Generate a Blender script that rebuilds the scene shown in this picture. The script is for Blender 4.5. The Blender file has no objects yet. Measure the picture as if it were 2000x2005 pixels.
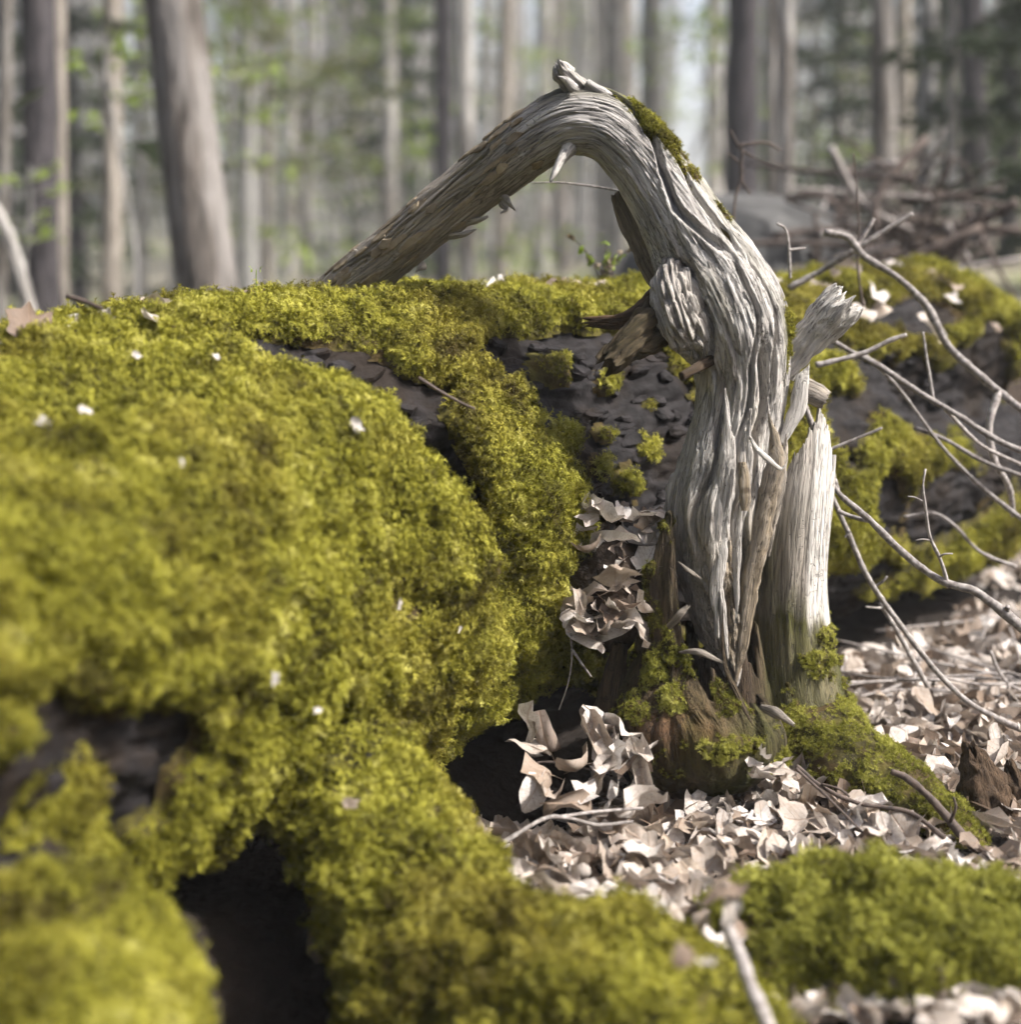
import bpy, math, random
import numpy as np
from mathutils import Vector

random.seed(11)
rng = np.random.default_rng(11)
scene = bpy.context.scene
COL = scene.collection

# ------------------------------------------------------------------ camera
CAM_Z, PITCH, FOC = 1.05, math.radians(10.0), 80.0 / 56.0 * 2000.0
cd = bpy.data.cameras.new('camera')
cam = bpy.data.objects.new('camera', cd)
COL.objects.link(cam)
cam.location = (0, 0, CAM_Z)
cam.rotation_euler = (math.pi / 2 - PITCH, 0, 0)
cd.sensor_fit = 'HORIZONTAL'; cd.sensor_width = 56.0; cd.lens = 80.0
cd.clip_start = 0.05; cd.clip_end = 600
cd.dof.use_dof = True
cd.dof.focus_distance = 2.86
cd.dof.aperture_fstop = 2.2
scene.camera = cam

# ------------------------------------------------------------------ sky, sun, exposure
SUN_DIR = Vector((0.86, -0.27, 1.0)).normalized()      # towards the sun
elev = math.asin(SUN_DIR.z)
w = bpy.data.worlds.new('World'); scene.world = w; w.use_nodes = True
nt = w.node_tree; nt.nodes.clear()
out = nt.nodes.new('ShaderNodeOutputWorld'); bg = nt.nodes.new('ShaderNodeBackground')
sky = nt.nodes.new('ShaderNodeTexSky'); sky.sky_type = 'NISHITA'; sky.sun_disc = False
sky.sun_elevation = elev; sky.sun_rotation = math.atan2(SUN_DIR.x, SUN_DIR.y)
sky.dust_density = 5.0; sky.air_density = 1.0; sky.ozone_density = 1.0
bg.inputs['Strength'].default_value = 0.135
nt.links.new(sky.outputs[0], bg.inputs[0]); nt.links.new(bg.outputs[0], out.inputs[0])
sl = bpy.data.lights.new('sun', 'SUN'); sl.energy = 4.2; sl.angle = math.radians(2.0); sl.color = (1.0, 0.965, 0.92)
sun = bpy.data.objects.new('sun', sl); COL.objects.link(sun)
sun.rotation_euler = SUN_DIR.to_track_quat('Z', 'Y').to_euler()
sun.location = (6, -1, 9)
vs = scene.view_settings
vs.view_transform = 'Standard'; vs.look = 'None'; vs.exposure = 1.15; vs.gamma = 1.0
scene.cycles.use_denoising = True
scene.cycles.max_bounces = 4; scene.cycles.diffuse_bounces = 3; scene.cycles.adaptive_threshold = .04; scene.cycles.transparent_max_bounces = 4
scene.cycles.sample_clamp_indirect = 6.0

# ------------------------------------------------------------------ helpers
cp, sp = math.cos(PITCH), math.sin(PITCH)
def pix(px, py, Y):
    """world point seen at photograph pixel (px, py), Y metres in front"""
    u = (px - 1000.0) / FOC; v = (1002.5 - py) / FOC
    k = Y / (cp + v * sp)
    return np.array((u * k, Y, CAM_Z + (-sp + v * cp) * k))
def pr(n, Y):                       # a length of n photograph pixels at distance Y
    return n * Y / FOC / cp

def _hash(ix, iy, iz, seed):
    h = (ix.astype(np.uint32) * np.uint32(374761393) + iy.astype(np.uint32) * np.uint32(668265263)
         + iz.astype(np.uint32) * np.uint32(2147483647 & 1274126177) + np.uint32((seed * 974711 + 77) & 0xffffffff))
    h = (h ^ (h >> np.uint32(13))) * np.uint32(1274126177)
    h = (h ^ (h >> np.uint32(16))) * np.uint32(2246822519)
    return h ^ (h >> np.uint32(15))
def pn(p, seed=0):
    """gradient noise, about -1..1"""
    p = np.asarray(p, dtype=np.float64)
    sh = p.shape[:-1]; p = p.reshape(-1, 3)
    i = np.floor(p).astype(np.int64); f = p - i
    u = f * f * f * (f * (f * 6 - 15) + 10)
    res = 0
    with np.errstate(over='ignore'):
        for dx in (0, 1):
            wx = u[:, 0] if dx else 1 - u[:, 0]
            for dy in (0, 1):
                wy = u[:, 1] if dy else 1 - u[:, 1]
                for dz in (0, 1):
                    wz = u[:, 2] if dz else 1 - u[:, 2]
                    h = _hash(i[:, 0] + dx, i[:, 1] + dy, i[:, 2] + dz, seed)
                    gx = (h & np.uint32(1023)) / 511.5 - 1
                    gy = ((h >> np.uint32(10)) & np.uint32(1023)) / 511.5 - 1
                    gz = ((h >> np.uint32(20)) & np.uint32(1023)) / 511.5 - 1
                    res = res + wx * wy * wz * (gx * (f[:, 0] - dx) + gy * (f[:, 1] - dy) + gz * (f[:, 2] - dz))
    return (res * 1.6).reshape(sh)
def fbm(p, octv=3, seed=0, gain=.5):
    p = np.asarray(p, dtype=np.float64); a = 1; s = 0; n = 0
    for o in range(octv):
        s = s + a * pn(p * (2.03 ** o), seed + o * 17); n += a; a *= gain
    return s / n
def sst(a, b, x):
    t = np.clip((x - a) / (b - a), 0, 1); return t * t * (3 - 2 * t)
def cr(ctrl, n):
    """Catmull-Rom through control rows, n samples evenly spaced along the chord length"""
    c = np.asarray(ctrl, dtype=float)
    if c.ndim == 1: c = c[:, None]
    K = len(c)
    seg = np.linalg.norm(np.diff(c[:, :3], axis=0), axis=1) + 1e-9
    t = np.concatenate([[0], np.cumsum(seg)])
    x = np.linspace(0, t[-1], n)
    k = np.clip(np.searchsorted(t, x, side='right') - 1, 0, K - 2)
    f = ((x - t[k]) / seg[k])[:, None]
    m = np.zeros_like(c)
    m[1:-1] = (c[2:] - c[:-2]) / (t[2:] - t[:-2])[:, None]
    m[0] = (c[1] - c[0]) / seg[0]; m[-1] = (c[-1] - c[-2]) / seg[-1]
    h = seg[k][:, None]
    f2, f3 = f * f, f * f * f
    return (2*f3-3*f2+1)*c[k] + (f3-2*f2+f)*h*m[k] + (-2*f3+3*f2)*c[k+1] + (f3-f2)*h*m[k+1]
def nrm(v):
    v = np.asarray(v, float); return v / (np.linalg.norm(v, axis=-1, keepdims=True) + 1e-12)

ORG = {}
def tag(o, label=None, cat=None, group=None, kind=None):
    if label: o['label'] = label
    if cat: o['category'] = cat
    if group: o['group'] = group
    if kind: o['kind'] = kind
    return o
def empty(name, loc, label, cat, group=None):
    o = bpy.data.objects.new(name, None); COL.objects.link(o)
    o.empty_display_size = .05
    o.location = loc; ORG[o.name] = np.array(loc, float)
    return tag(o, label, cat, group)
def mesh_from(name, V, F, mat, smooth=True, attrs=None):
    me = bpy.data.meshes.new(name)
    V = np.asarray(V, dtype=np.float32).reshape(-1, 3)
    if isinstance(F, np.ndarray):
        F = [F]
    if len(F) and isinstance(F[0], np.ndarray):
        me.vertices.add(len(V)); me.vertices.foreach_set('co', V.ravel())
        starts, totals, idx, off = [], [], [], 0
        for A in F:
            n, m = A.shape
            starts.append(off + np.arange(n) * m); totals.append(np.full(n, m)); idx.append(A.ravel()); off += n * m
        idx = np.concatenate(idx).astype(np.int32)
        st = np.concatenate(starts).astype(np.int32)
        me.loops.add(len(idx)); me.loops.foreach_set('vertex_index', idx)
        me.polygons.add(len(st)); me.polygons.foreach_set('loop_start', st)
        me.update(calc_edges=True)
    else:
        me.from_pydata(V.tolist(), [], F)
    me.validate()
    if smooth:
        me.polygons.foreach_set('use_smooth', np.ones(len(me.polygons), dtype=bool))
    for k, a in (attrs or {}).items():
        a = np.asarray(a, dtype=np.float32)
        if a.size == len(V):
            at = me.attributes.new(k, 'FLOAT', 'POINT'); at.data.foreach_set('value', a.ravel())
        else:
            at = me.attributes.new(k, 'FLOAT_VECTOR', 'POINT'); at.data.foreach_set('vector', a.ravel())
    if mat: me.materials.append(mat)
    return me
def mk(name, V, F, mat, parent=None, loc=None, smooth=True, attrs=None):
    V = np.asarray(V, float).reshape(-1, 3)
    org = ORG[parent.name] if parent else np.array(loc if loc is not None else (0, 0, 0), float)
    o = bpy.data.objects.new(name, mesh_from(name, V - org, F, mat, smooth, attrs))
    COL.objects.link(o)
    ORG[o.name] = org
    if parent: o.parent = parent
    else: o.location = org
    return o
def grid_faces(nv, nu, wrap=True):
    i = np.arange(nv - 1)[:, None]; j = np.arange(nu if wrap else nu - 1)[None, :]
    j2 = (j + 1) % nu
    return np.stack([i * nu + j, i * nu + j2, (i + 1) * nu + j2, (i + 1) * nu + j], -1).reshape(-1, 4)

def tube(ctrl, rad, nv=24, nu=10, disp=None, jag0=0, jag1=0, cap=True, seed=0, squash=1.0, flip=False):
    """ctrl (K,3), rad (K,). theta=0 faces the camera side, +90 deg = T x front.
    disp(V(len), TH, pos, r) -> added radius. returns V, F, dict(len, th, grain)"""
    c = np.asarray(ctrl, float); r = np.asarray(rad, float)
    S = cr(np.concatenate([c, r[:, None]], 1), nv)
    P, rr = S[:, :3], np.maximum(S[:, 3], 1e-4)
    T = nrm(np.gradient(P, axis=0))
    to = np.array((0, 0, CAM_Z)) - P
    if abs(nrm(to[0]) @ T[0]) > .93: to = to + np.array((0, 0, 3.))
    Fv = nrm(to - (to * T).sum(1, keepdims=True) * T)
    Sv = np.cross(T, Fv)
    th = np.linspace(0, 2 * np.pi, nu, endpoint=False)
    L = np.concatenate([[0], np.cumsum(np.linalg.norm(np.diff(P, axis=0), axis=1))])
    LV, TH = np.meshgrid(L, th, indexing='ij')
    dirv = np.cos(TH)[..., None] * Fv[:, None] * squash + np.sin(TH)[..., None] * Sv[:, None]
    R = rr[:, None] * np.ones_like(TH)
    pos = P[:, None] + dirv * R[..., None]
    if disp is not None:
        R = R + disp(LV, TH, pos, R)
        pos = P[:, None] + dirv * R[..., None]
    for jag, end in ((jag0, 0), (jag1, 1)):
        if jag:
            n = pn(np.stack([np.cos(th) * 2.2, np.sin(th) * 2.2, th * 0 + seed], -1), seed + 5) + .6 * pn(np.stack([np.cos(th) * 5, np.sin(th) * 5, th * 0], -1), seed + 9)
            d = (L[-1] - L) if end else L
            wt = np.clip(1 - d / (jag * 3), 0, 1)
            pos = pos + (wt[:, None] * n[None, :] * jag)[..., None] * T[:, None]
    grain = np.stack([np.cos(TH) * R, np.sin(TH) * R, LV], -1)
    Vv = pos.reshape(-1, 3); G = grain.reshape(-1, 3)
    F = grid_faces(nv, nu)
    info = dict(len=LV.ravel(), th=TH.ravel(), grain=G)
    if cap:
        c0 = pos[0].mean(0) + T[0] * (jag0 * .6); c1 = pos[-1].mean(0) - T[-1] * (jag1 * .6)
        n0 = len(Vv)
        Vv = np.concatenate([Vv, [c0, c1]]); info['grain'] = np.concatenate([G, [[0, 0, L[0]], [0, 0, L[-1]]]])
        info['len'] = np.append(info['len'], [L[0], L[-1]]); info['th'] = np.append(info['th'], [0, 0])
        j = np.arange(nu); j2 = (j + 1) % nu
        t0 = np.stack([np.full(nu, n0), j2, j], -1); b = (nv - 1) * nu
        t1 = np.stack([np.full(nu, n0 + 1), b + j, b + j2], -1)
        return Vv, [F[:, ::-1] if flip else F, t0 if not flip else t0[:, ::-1], t1 if not flip else t1[:, ::-1]], info
    return Vv, [F[:, ::-1] if flip else F], info

def plate_mesh(L, W, H, seed, n=9):
    """an irregular thin chip lying in xy, top at z=H, edges ragged"""
    r = random.Random(seed)
    top, mid, bot = [], [], []
    for i in range(n):
        a = 2 * math.pi * i / n + r.uniform(-.2, .2)
        k = r.uniform(.72, 1.12)
        x, y = math.cos(a) * L / 2 * k, math.sin(a) * W / 2 * k
        top.append((x * .8, y * .8, H * r.uniform(.75, 1.2))); mid.append((x, y, H * r.uniform(.35, .7))); bot.append((x * .96, y * .96, -H * .6))
    V = top + mid + bot + [(r.uniform(-.1, .1) * L, r.uniform(-.1, .1) * W, H * r.uniform(.8, 1.3))]
    F = []
    for i in range(n):
        j = (i + 1) % n
        F += [(i, j, 3 * n), (n + i, n + j, j, i), (2 * n + i, 2 * n + j, n + j, n + i)]
    F.append(tuple(2 * n + i for i in range(n))[::-1])
    return np.array(V), F
def frame(nv, along):
    z = nrm(nv); x = nrm(np.asarray(along) - z * np.dot(along, z)); y = np.cross(z, x)
    return np.stack([x, y, z], 1)
def place_plate(parent, name, mat, c, nv, along, L, W, H, seed):
    V, F = plate_mesh(L, W, H, seed)
    V = V @ frame(nv, along).T + np.asarray(c)
    return mk(name, V, F, mat, parent, smooth=False)

# ------------------------------------------------------------------ materials
def new_mat(name):
    m = bpy.data.materials.new(name); m.use_nodes = True
    t = m.node_tree; t.nodes.clear()
    o = t.nodes.new('ShaderNodeOutputMaterial')
    return m, t, o
class NB:
    """tiny node builder"""
    def __init__(s, t): s.t = t
    def n(s, typ, **kw):
        x = s.t.nodes.new(typ)
        for k, v in kw.items():
            if k in ('ins',): continue
            setattr(x, k, v)
        return x
    def l(s, a, b): s.t.links.new(a, b)
    def attr(s, name): x = s.n('ShaderNodeAttribute'); x.attribute_name = name; return x
    def obj(s): return s.n('ShaderNodeTexCoord').outputs['Object']
    def pos(s): return s.n('ShaderNodeNewGeometry').outputs['Position']
    def rand(s): return s.n('ShaderNodeObjectInfo').outputs['Random']
    def mapv(s, vec, sc=(1, 1, 1), loc=(0, 0, 0)):
        x = s.n('ShaderNodeMapping'); s.l(vec, x.inputs[0]); x.inputs['Scale'].default_value = sc; x.inputs['Location'].default_value = loc
        return x.outputs[0]
    def noise(s, vec, scale, detail=3, rough=.55, dist=0):
        x = s.n('ShaderNodeTexNoise'); s.l(vec, x.inputs['Vector']); x.inputs['Scale'].default_value = scale
        x.inputs['Detail'].default_value = detail; x.inputs['Roughness'].default_value = rough; x.inputs['Distortion'].default_value = dist
        return x.outputs[0]
    def vor(s, vec, scale, feat='F1'):
        x = s.n('ShaderNodeTexVoronoi'); x.feature = feat; s.l(vec, x.inputs['Vector']); x.inputs['Scale'].default_value = scale
        return x.outputs[0]
    def ramp(s, fac, stops):
        x = s.n('ShaderNodeValToRGB'); e = x.color_ramp.elements
        while len(e) < len(stops): e.new(.5)
        for k, (p, c) in enumerate(stops):
            e[k].position = p; e[k].color = (*c, 1) if len(c) == 3 else c
        s.l(fac, x.inputs[0]); return x.outputs[0]
    def mix(s, fac, a, b, mode='MIX'):
        x = s.n('ShaderNodeMix'); x.data_type = 'RGBA'; x.blend_type = mode
        for v, i in ((fac, 0), (a, 6), (b, 7)):
            if hasattr(v, 'is_linked') or hasattr(v, 'links'): s.l(v, x.inputs[i])
            elif i == 0: x.inputs[i].default_value = v
            else: x.inputs[i].default_value = (*v, 1)
        return x.outputs[2]
    def math(s, op, a, b=0.0, clamp=False):
        x = s.n('ShaderNodeMath'); x.operation = op; x.use_clamp = clamp
        for v, i in ((a, 0), (b, 1)):
            if hasattr(v, 'links'): s.l(v, x.inputs[i])
            else: x.inputs[i].default_value = v
        return x.outputs[0]
    def bump(s, h, strength=.5, dist=.002):
        x = s.n('ShaderNodeBump'); s.l(h, x.inputs['Height']); x.inputs['Strength'].default_value = strength; x.inputs['Distance'].default_value = dist
        return x.outputs[0]
    def bsdf(s, col, rough=.85, normal=None, spec=.25):
        x = s.n('ShaderNodeBsdfPrincipled')
        if hasattr(col, 'links'): s.l(col, x.inputs['Base Color'])
        else: x.inputs['Base Color'].default_value = (*col, 1)
        if hasattr(rough, 'links'): s.l(rough, x.inputs['Roughness'])
        else: x.inputs['Roughness'].default_value = rough
        x.inputs['Specular IOR Level'].default_value = spec
        if normal: s.l(normal, x.inputs['Normal'])
        return x.outputs[0]

def wood_mat(name, light=(.56, .535, .51), mid=(.39, .365, .345), dark=(.05, .043, .039), tan=(.36, .28, .18), algae=(.105, .105, .03), fresh=(.66, .625, .575)):
    """weathered grain running along the 'grain' attribute; attributes tan, algae, fresh are real patches"""
    m, t, o = new_mat(name); b = NB(t)
    g = b.attr('grain').outputs['Vector']
    n1 = b.noise(b.mapv(g, (240, 240, 10)), 1, 4, .65)
    n2 = b.noise(b.mapv(g, (48, 48, 3.0), (3, 1, 2)), 1, 5, .65, .8)
    n3 = b.noise(b.mapv(g, (300, 300, 11), (7, 3, 1)), 1, 3, .6)
    n4 = b.noise(b.mapv(g, (6, 6, 4), (1, 8, 3)), 1, 3)
    base = b.mix(b.ramp(n1, [(.32, (0, 0, 0)), (.62, (1, 1, 1))]), mid, light)
    base = b.mix(b.ramp(n2, [(.36, (1, 1, 1)), (.56, (0, 0, 0))]), base, b.mix(.35, mid, dark))
    tanf = b.math('MULTIPLY', b.attr('tan').outputs['Fac'], b.ramp(n2, [(.3, (.35, .35, .35)), (.6, (1, 1, 1))]))
    base = b.mix(tanf, base, b.mix(b.ramp(n1, [(.3, (0, 0, 0)), (.7, (1, 1, 1))]), tuple(x * .5 for x in tan), tan))
    fr = b.math('MULTIPLY', b.attr('fresh').outputs['Fac'], b.ramp(n2, [(.28, (.45, .45, .45)), (.5, (1, 1, 1))]))
    base = b.mix(fr, base, fresh)
    alg = b.math('MULTIPLY', b.attr('algae').outputs['Fac'], b.ramp(n4, [(.3, (.35, .35, .35)), (.6, (1, 1, 1))]))
    base = b.mix(alg, base, b.mix(n3, tuple(x * .45 for x in algae), algae))
    fis = b.ramp(n3, [(.36, (1, 1, 1)), (.43, (0, 0, 0))])
    base = b.mix(b.math('MULTIPLY', fis, .55), base, dark)
    holes = b.ramp(b.vor(b.mapv(g, (1, 1, .8)), 75), [(.07, (1, 1, 1)), (.1, (0, 0, 0))])
    hm = b.math('MULTIPLY', holes, b.ramp(n4, [(.45, (0, 0, 0)), (.55, (1, 1, 1))]))
    base = b.mix(hm, base, dark)
    # long hair-thin drying checks along the grain, and short cross checks
    lines = None
    for sc_, wd_, lo in (((75, 75, 2.2), .016, (2, 5, 1)), ((150, 150, 5), .022, (8, 1, 4)), ((26, 26, 34), .006, (4, 4, 9))):
        nn = b.noise(b.mapv(g, sc_, lo), 1, 2, .5, .3)
        ln = b.ramp(b.math('ABSOLUTE', b.math('SUBTRACT', nn, .5)), [(0, (1, 1, 1)), (wd_, (0, 0, 0))])
        ln = b.math('MULTIPLY', ln, b.ramp(n4, [(.40, (.25, .25, .25)), (.56, (1, 1, 1))]) if wd_ > .01 else b.ramp(n4, [(.55, (0, 0, 0)), (.62, (1, 1, 1))]))
        lines = ln if lines is None else b.math('MAXIMUM', lines, ln)
    base = b.mix(b.math('MULTIPLY', lines, .7), base, dark)
    h = b.math('ADD', n1, b.math('MULTIPLY', n3, .8)); h = b.math('SUBTRACT', h, b.math('MULTIPLY', fis, .5)); h = b.math('SUBTRACT', h, b.math('MULTIPLY', lines, 1.2))
    t.links.new(b.bsdf(base, .88, b.bump(h, .8, .004), .2), o.inputs[0])
    return m
def simple_mat(name, c1, c2, scale=12, stretch=(1, 1, 1), bump=.5, bd=.01, rough=.9, rnd=.25, detail=4, coord='obj', c3=None, spec=.2):
    m, t, o = new_mat(name); b = NB(t)
    v = b.obj() if coord == 'obj' else b.pos()
    n = b.noise(b.mapv(v, stretch), scale, detail, .6)
    col = b.mix(b.ramp(n, [(.33, (0, 0, 0)), (.66, (1, 1, 1))]), c1, c2)
    if c3:
        n2 = b.noise(b.mapv(v, stretch, (5, 2, 9)), scale * .23, 3)
        col = b.mix(b.ramp(n2, [(.48, (0, 0, 0)), (.6, (1, 1, 1))]), col, c3)
    if rnd:
        f = b.math('ADD', b.math('MULTIPLY', b.rand(), rnd * 2), 1 - rnd)
        x = b.n('ShaderNodeVectorMath'); x.operation = 'SCALE'; b.l(col, x.inputs[0]); b.l(f, x.inputs['Scale']); col = x.outputs[0]
    t.links.new(b.bsdf(col, rough, b.bump(n, bump, bd) if bump else None, spec), o.inputs[0])
    return m
def leafy_mat(name, stops, trans=.35, scale=9, rough=.6, rmix=.5, patch=None):
    """thin leaf stuff: diffuse + translucent, colour from per-instance random and a world noise"""
    m, t, o = new_mat(name); b = NB(t)
    n = b.noise(b.pos(), scale, 3)
    f = b.math('ADD', b.math('MULTIPLY', b.rand(), rmix), b.math('MULTIPLY', b.ramp(n, [(.34, (0, 0, 0)), (.64, (1, 1, 1))]), 1 - rmix))
    col = b.ramp(f, stops)
    if patch:                                      # another, browner species in broad patches
        big = b.ramp(b.noise(b.pos(), 2.6, 4, .6), [(.46, (0, 0, 0)), (.62, (1, 1, 1))])
        col = b.mix(b.math('MULTIPLY', big, .55), col, b.ramp(f, patch))
    d = b.bsdf(col, rough, None, .2)
    tr = b.n('ShaderNodeBsdfTranslucent'); b.l(col, tr.inputs[0])
    x = b.n('ShaderNodeMixShader'); x.inputs[0].default_value = trans
    b.l(d, x.inputs[1]); b.l(tr.outputs[0], x.inputs[2]); t.links.new(x.outputs[0], o.inputs[0])
    return m

M = {}
M['wood'] = wood_mat('weathered_wood')
M['wood_dark'] = wood_mat('rotten_wood', light=(.105, .075, .05), mid=(.058, .042, .028), dark=(.014, .011, .008), tan=(.15, .08, .04), algae=(.075, .082, .016), fresh=(.3, .25, .2))
M['wood_bark'] = wood_mat('old_bark', light=(.34, .30, .26), mid=(.21, .18, .15), dark=(.06, .05, .045), tan=(.27, .21, .13))
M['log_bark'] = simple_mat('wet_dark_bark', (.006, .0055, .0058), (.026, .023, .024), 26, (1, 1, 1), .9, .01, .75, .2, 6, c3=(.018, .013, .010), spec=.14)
M['flake'] = simple_mat('bark_flake', (.17, .13, .085), (.30, .25, .18), 40, (1, 1, 1), .6, .004, .9, .3)
M['twig'] = simple_mat('grey_twig', (.14, .12, .11), (.38, .35, .33), 90, (1, 1, 1), .4, .002, .75, .25)
M['twig_dark'] = simple_mat('dark_twig', (.045, .036, .032), (.13, .10, .085), 60, (1, 1, 1), .4, .002, .8, .25)
M['soil'] = simple_mat('dark_leaf_soil', (.018, .013, .010), (.065, .048, .036), 18, (1, 1, 1), 1, .02, .95, 0, 5, 'pos')
M['floor'] = simple_mat('forest_floor', (.09, .075, .05), (.24, .21, .15), 2.2, (1, 1, 1), .6, .05, .95, 0, 6, 'pos', c3=(.12, .14, .05))
MOSS = [(0, (.055, .040, .012)), (.16, (.095, .088, .014)), (.40, (.23, .222, .026)), (.75, (.39, .37, .05)), (1, (.56, .525, .16))]
M['moss'] = leafy_mat('moss_frond', MOSS, .26, 9, .7, .45, [(0, (.05, .032, .010)), (.4, (.12, .085, .018)), (.8, (.24, .19, .03)), (1, (.36, .31, .07))])
M['moss_green'] = leafy_mat('green_moss_frond', [(0, (.07, .07, .012)), (.35, (.19, .19, .025)), (.75, (.35, .345, .06)), (1, (.50, .48, .14))], .3, 9, .7, .5)
M['moss_bed'] = simple_mat('moss_bed', (.022, .018, .006), (.085, .075, .016), 34, (1, 1, 1), 1, .01, .95, 0, 5, 'pos', c3=(.055, .038, .015))
def dead_leaf_mat():
    m, t, o = new_mat('dead_leaf'); b = NB(t)
    v = b.obj(); r = b.rand()
    a = b.attr('tone').outputs['Fac']
    f = b.math('FRACT', b.math('ADD', r, a))
    col = b.ramp(f, [(0, (.13, .095, .07)), (.12, (.29, .235, .19)), (.3, (.48, .43, .385)), (.6, (.66, .62, .585)), (.78, (.46, .385, .31)), (.88, (.20, .145, .11)), (1, (.72, .69, .66))])
    n = b.noise(v, 60, 4, .6)
    col = b.mix(b.ramp(n, [(.33, (.45, .45, .45)), (.55, (0, 0, 0))]), col, (.24, .17, .12))
    fl = b.n('ShaderNodeSeparateXYZ'); b.l(b.attr('flat').outputs['Vector'], fl.inputs[0])
    ax = b.math('ABSOLUTE', fl.outputs[0])
    rib = b.ramp(ax, [(.012, (1, 1, 1)), (.035, (0, 0, 0))])
    sv = b.math('FRACT', b.math('MULTIPLY', b.math('SUBTRACT', fl.outputs[1], b.math('MULTIPLY', ax, .9)), 5.5))
    sv = b.ramp(b.math('ABSOLUTE', b.math('SUBTRACT', sv, .5)), [(.03, (1, 1, 1)), (.09, (0, 0, 0))])
    vein = b.math('MAXIMUM', rib, b.math('MULTIPLY', sv, .7))
    spots = b.ramp(b.noise(v, 190, 2), [(.62, (0, 0, 0)), (.7, (1, 1, 1))])
    col = b.mix(b.math('MULTIPLY', spots, .5), col, (.12, .08, .055))
    col = b.mix(b.math('MULTIPLY', vein, .45), col, (.26, .17, .11))
    h = b.math('ADD', b.math('MULTIPLY', vein, .8), n)
    d = b.bsdf(col, .62, b.bump(h, .5, .002), .3)
    tr = b.n('ShaderNodeBsdfTranslucent'); b.l(col, tr.inputs[0])
    x = b.n('ShaderNodeMixShader'); x.inputs[0].default_value = .18
    b.l(d, x.inputs[1]); b.l(tr.outputs[0], x.inputs[2]); t.links.new(x.outputs[0], o.inputs[0])
    return m
M['leaf'] = dead_leaf_mat()
def bark_mat(name, c1, c2, c3=None):
    return simple_mat(name, tuple(x * .7 for x in c1), c2, 17, (1.6, 1.6, .28), 1.0, .04, .9, .15, 5, c3=c3)
M['bark_brown'] = bark_mat('trunk_brown', (.075, .065, .056), (.20, .175, .155), (.27, .25, .235))
M['bark_grey'] = bark_mat('trunk_grey', (.17, .165, .16), (.42, .405, .39))
M['bark_dark'] = bark_mat('trunk_dark', (.035, .032, .038), (.095, .085, .09))
M['bark_pale'] = bark_mat('trunk_pale', (.30, .28, .26), (.60, .575, .54), (.2, .18, .16))
M['bark_tan'] = bark_mat('trunk_tan', (.19, .165, .14), (.40, .36, .315))
M['spring'] = leafy_mat('spring_leaf', [(0, (.14, .20, .03)), (.5, (.24, .33, .05)), (1, (.36, .44, .09))], .45, 1.2)
M['canopy'] = leafy_mat('canopy_leaf', [(0, (.05, .06, .025)), (.4, (.14, .155, .06)), (.7, (.26, .28, .10)), (1, (.38, .40, .17))], .4, .5)
M['needle'] = leafy_mat('evergreen_spray', [(0, (.018, .028, .014)), (.5, (.035, .05, .022)), (1, (.07, .09, .035))], .25, 1.5)
M['petal'] = simple_mat('pale_petal', (.34, .31, .28), (.52, .49, .46), 160, bump=0, rnd=.1)

# ------------------------------------------------------------------ ground
def gz(x, y):
    x = np.asarray(x, float); y = np.asarray(y, float)
    p = np.stack([x, y, x * 0], -1)
    near = np.clip(1.2 - np.hypot(x, y - 2) / 14, .15, 1)
    z = .03 * fbm(p * 1.4, 3, 3) + .014 * pn(p * 7, 8) * near
    z = z + .045 * np.maximum(0, y - 9) + .5 * fbm(p * .06, 3, 5) * sst(8, 30, np.hypot(x, y))
    z = z + .75 * sst(5, 8.5, y) * sst(.7, 2.6, x)
    z = z - .45 * np.exp(-((x + .30) / .17) ** 2 - ((y - 1.80) / .32) ** 2)
    z = z - .18 * np.exp(-((x - .05) / .15) ** 2 - ((y - 2.80) / .2) ** 2)
    z = z + .05 * np.exp(-((x - .75) / .3) ** 2 - ((y - 1.7) / .25) ** 2)
    return z
xs = np.unique(np.concatenate([np.linspace(-2.4, 4.2, 230), -2.4 - np.geomspace(.05, 250, 50), 4.2 + np.geomspace(.05, 250, 50)]))
ys = np.unique(np.concatenate([np.linspace(.5, 7.5, 240), .5 - np.geomspace(.05, 200, 40), 7.5 + np.geomspace(.05, 280, 70)]))
GX, GY = np.meshgrid(xs, ys)
GZ = gz(GX, GY)
o = mk('ground', np.stack([GX, GY, GZ], -1).reshape(-1, 3), grid_faces(len(ys), len(xs), False), None)
tag(o, kind='structure')
m, t, mo = new_mat('ground'); b = NB(t)
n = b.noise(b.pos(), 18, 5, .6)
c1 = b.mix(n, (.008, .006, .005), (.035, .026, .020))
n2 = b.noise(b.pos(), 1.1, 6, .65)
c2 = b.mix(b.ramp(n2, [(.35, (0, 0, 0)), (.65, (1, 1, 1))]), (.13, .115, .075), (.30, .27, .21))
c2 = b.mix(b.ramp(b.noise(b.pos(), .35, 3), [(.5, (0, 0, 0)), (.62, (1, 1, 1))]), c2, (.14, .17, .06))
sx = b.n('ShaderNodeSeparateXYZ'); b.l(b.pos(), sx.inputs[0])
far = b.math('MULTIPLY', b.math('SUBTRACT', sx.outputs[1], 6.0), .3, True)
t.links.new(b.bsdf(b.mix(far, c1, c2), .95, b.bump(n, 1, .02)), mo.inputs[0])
o.data.materials.append(m)

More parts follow.
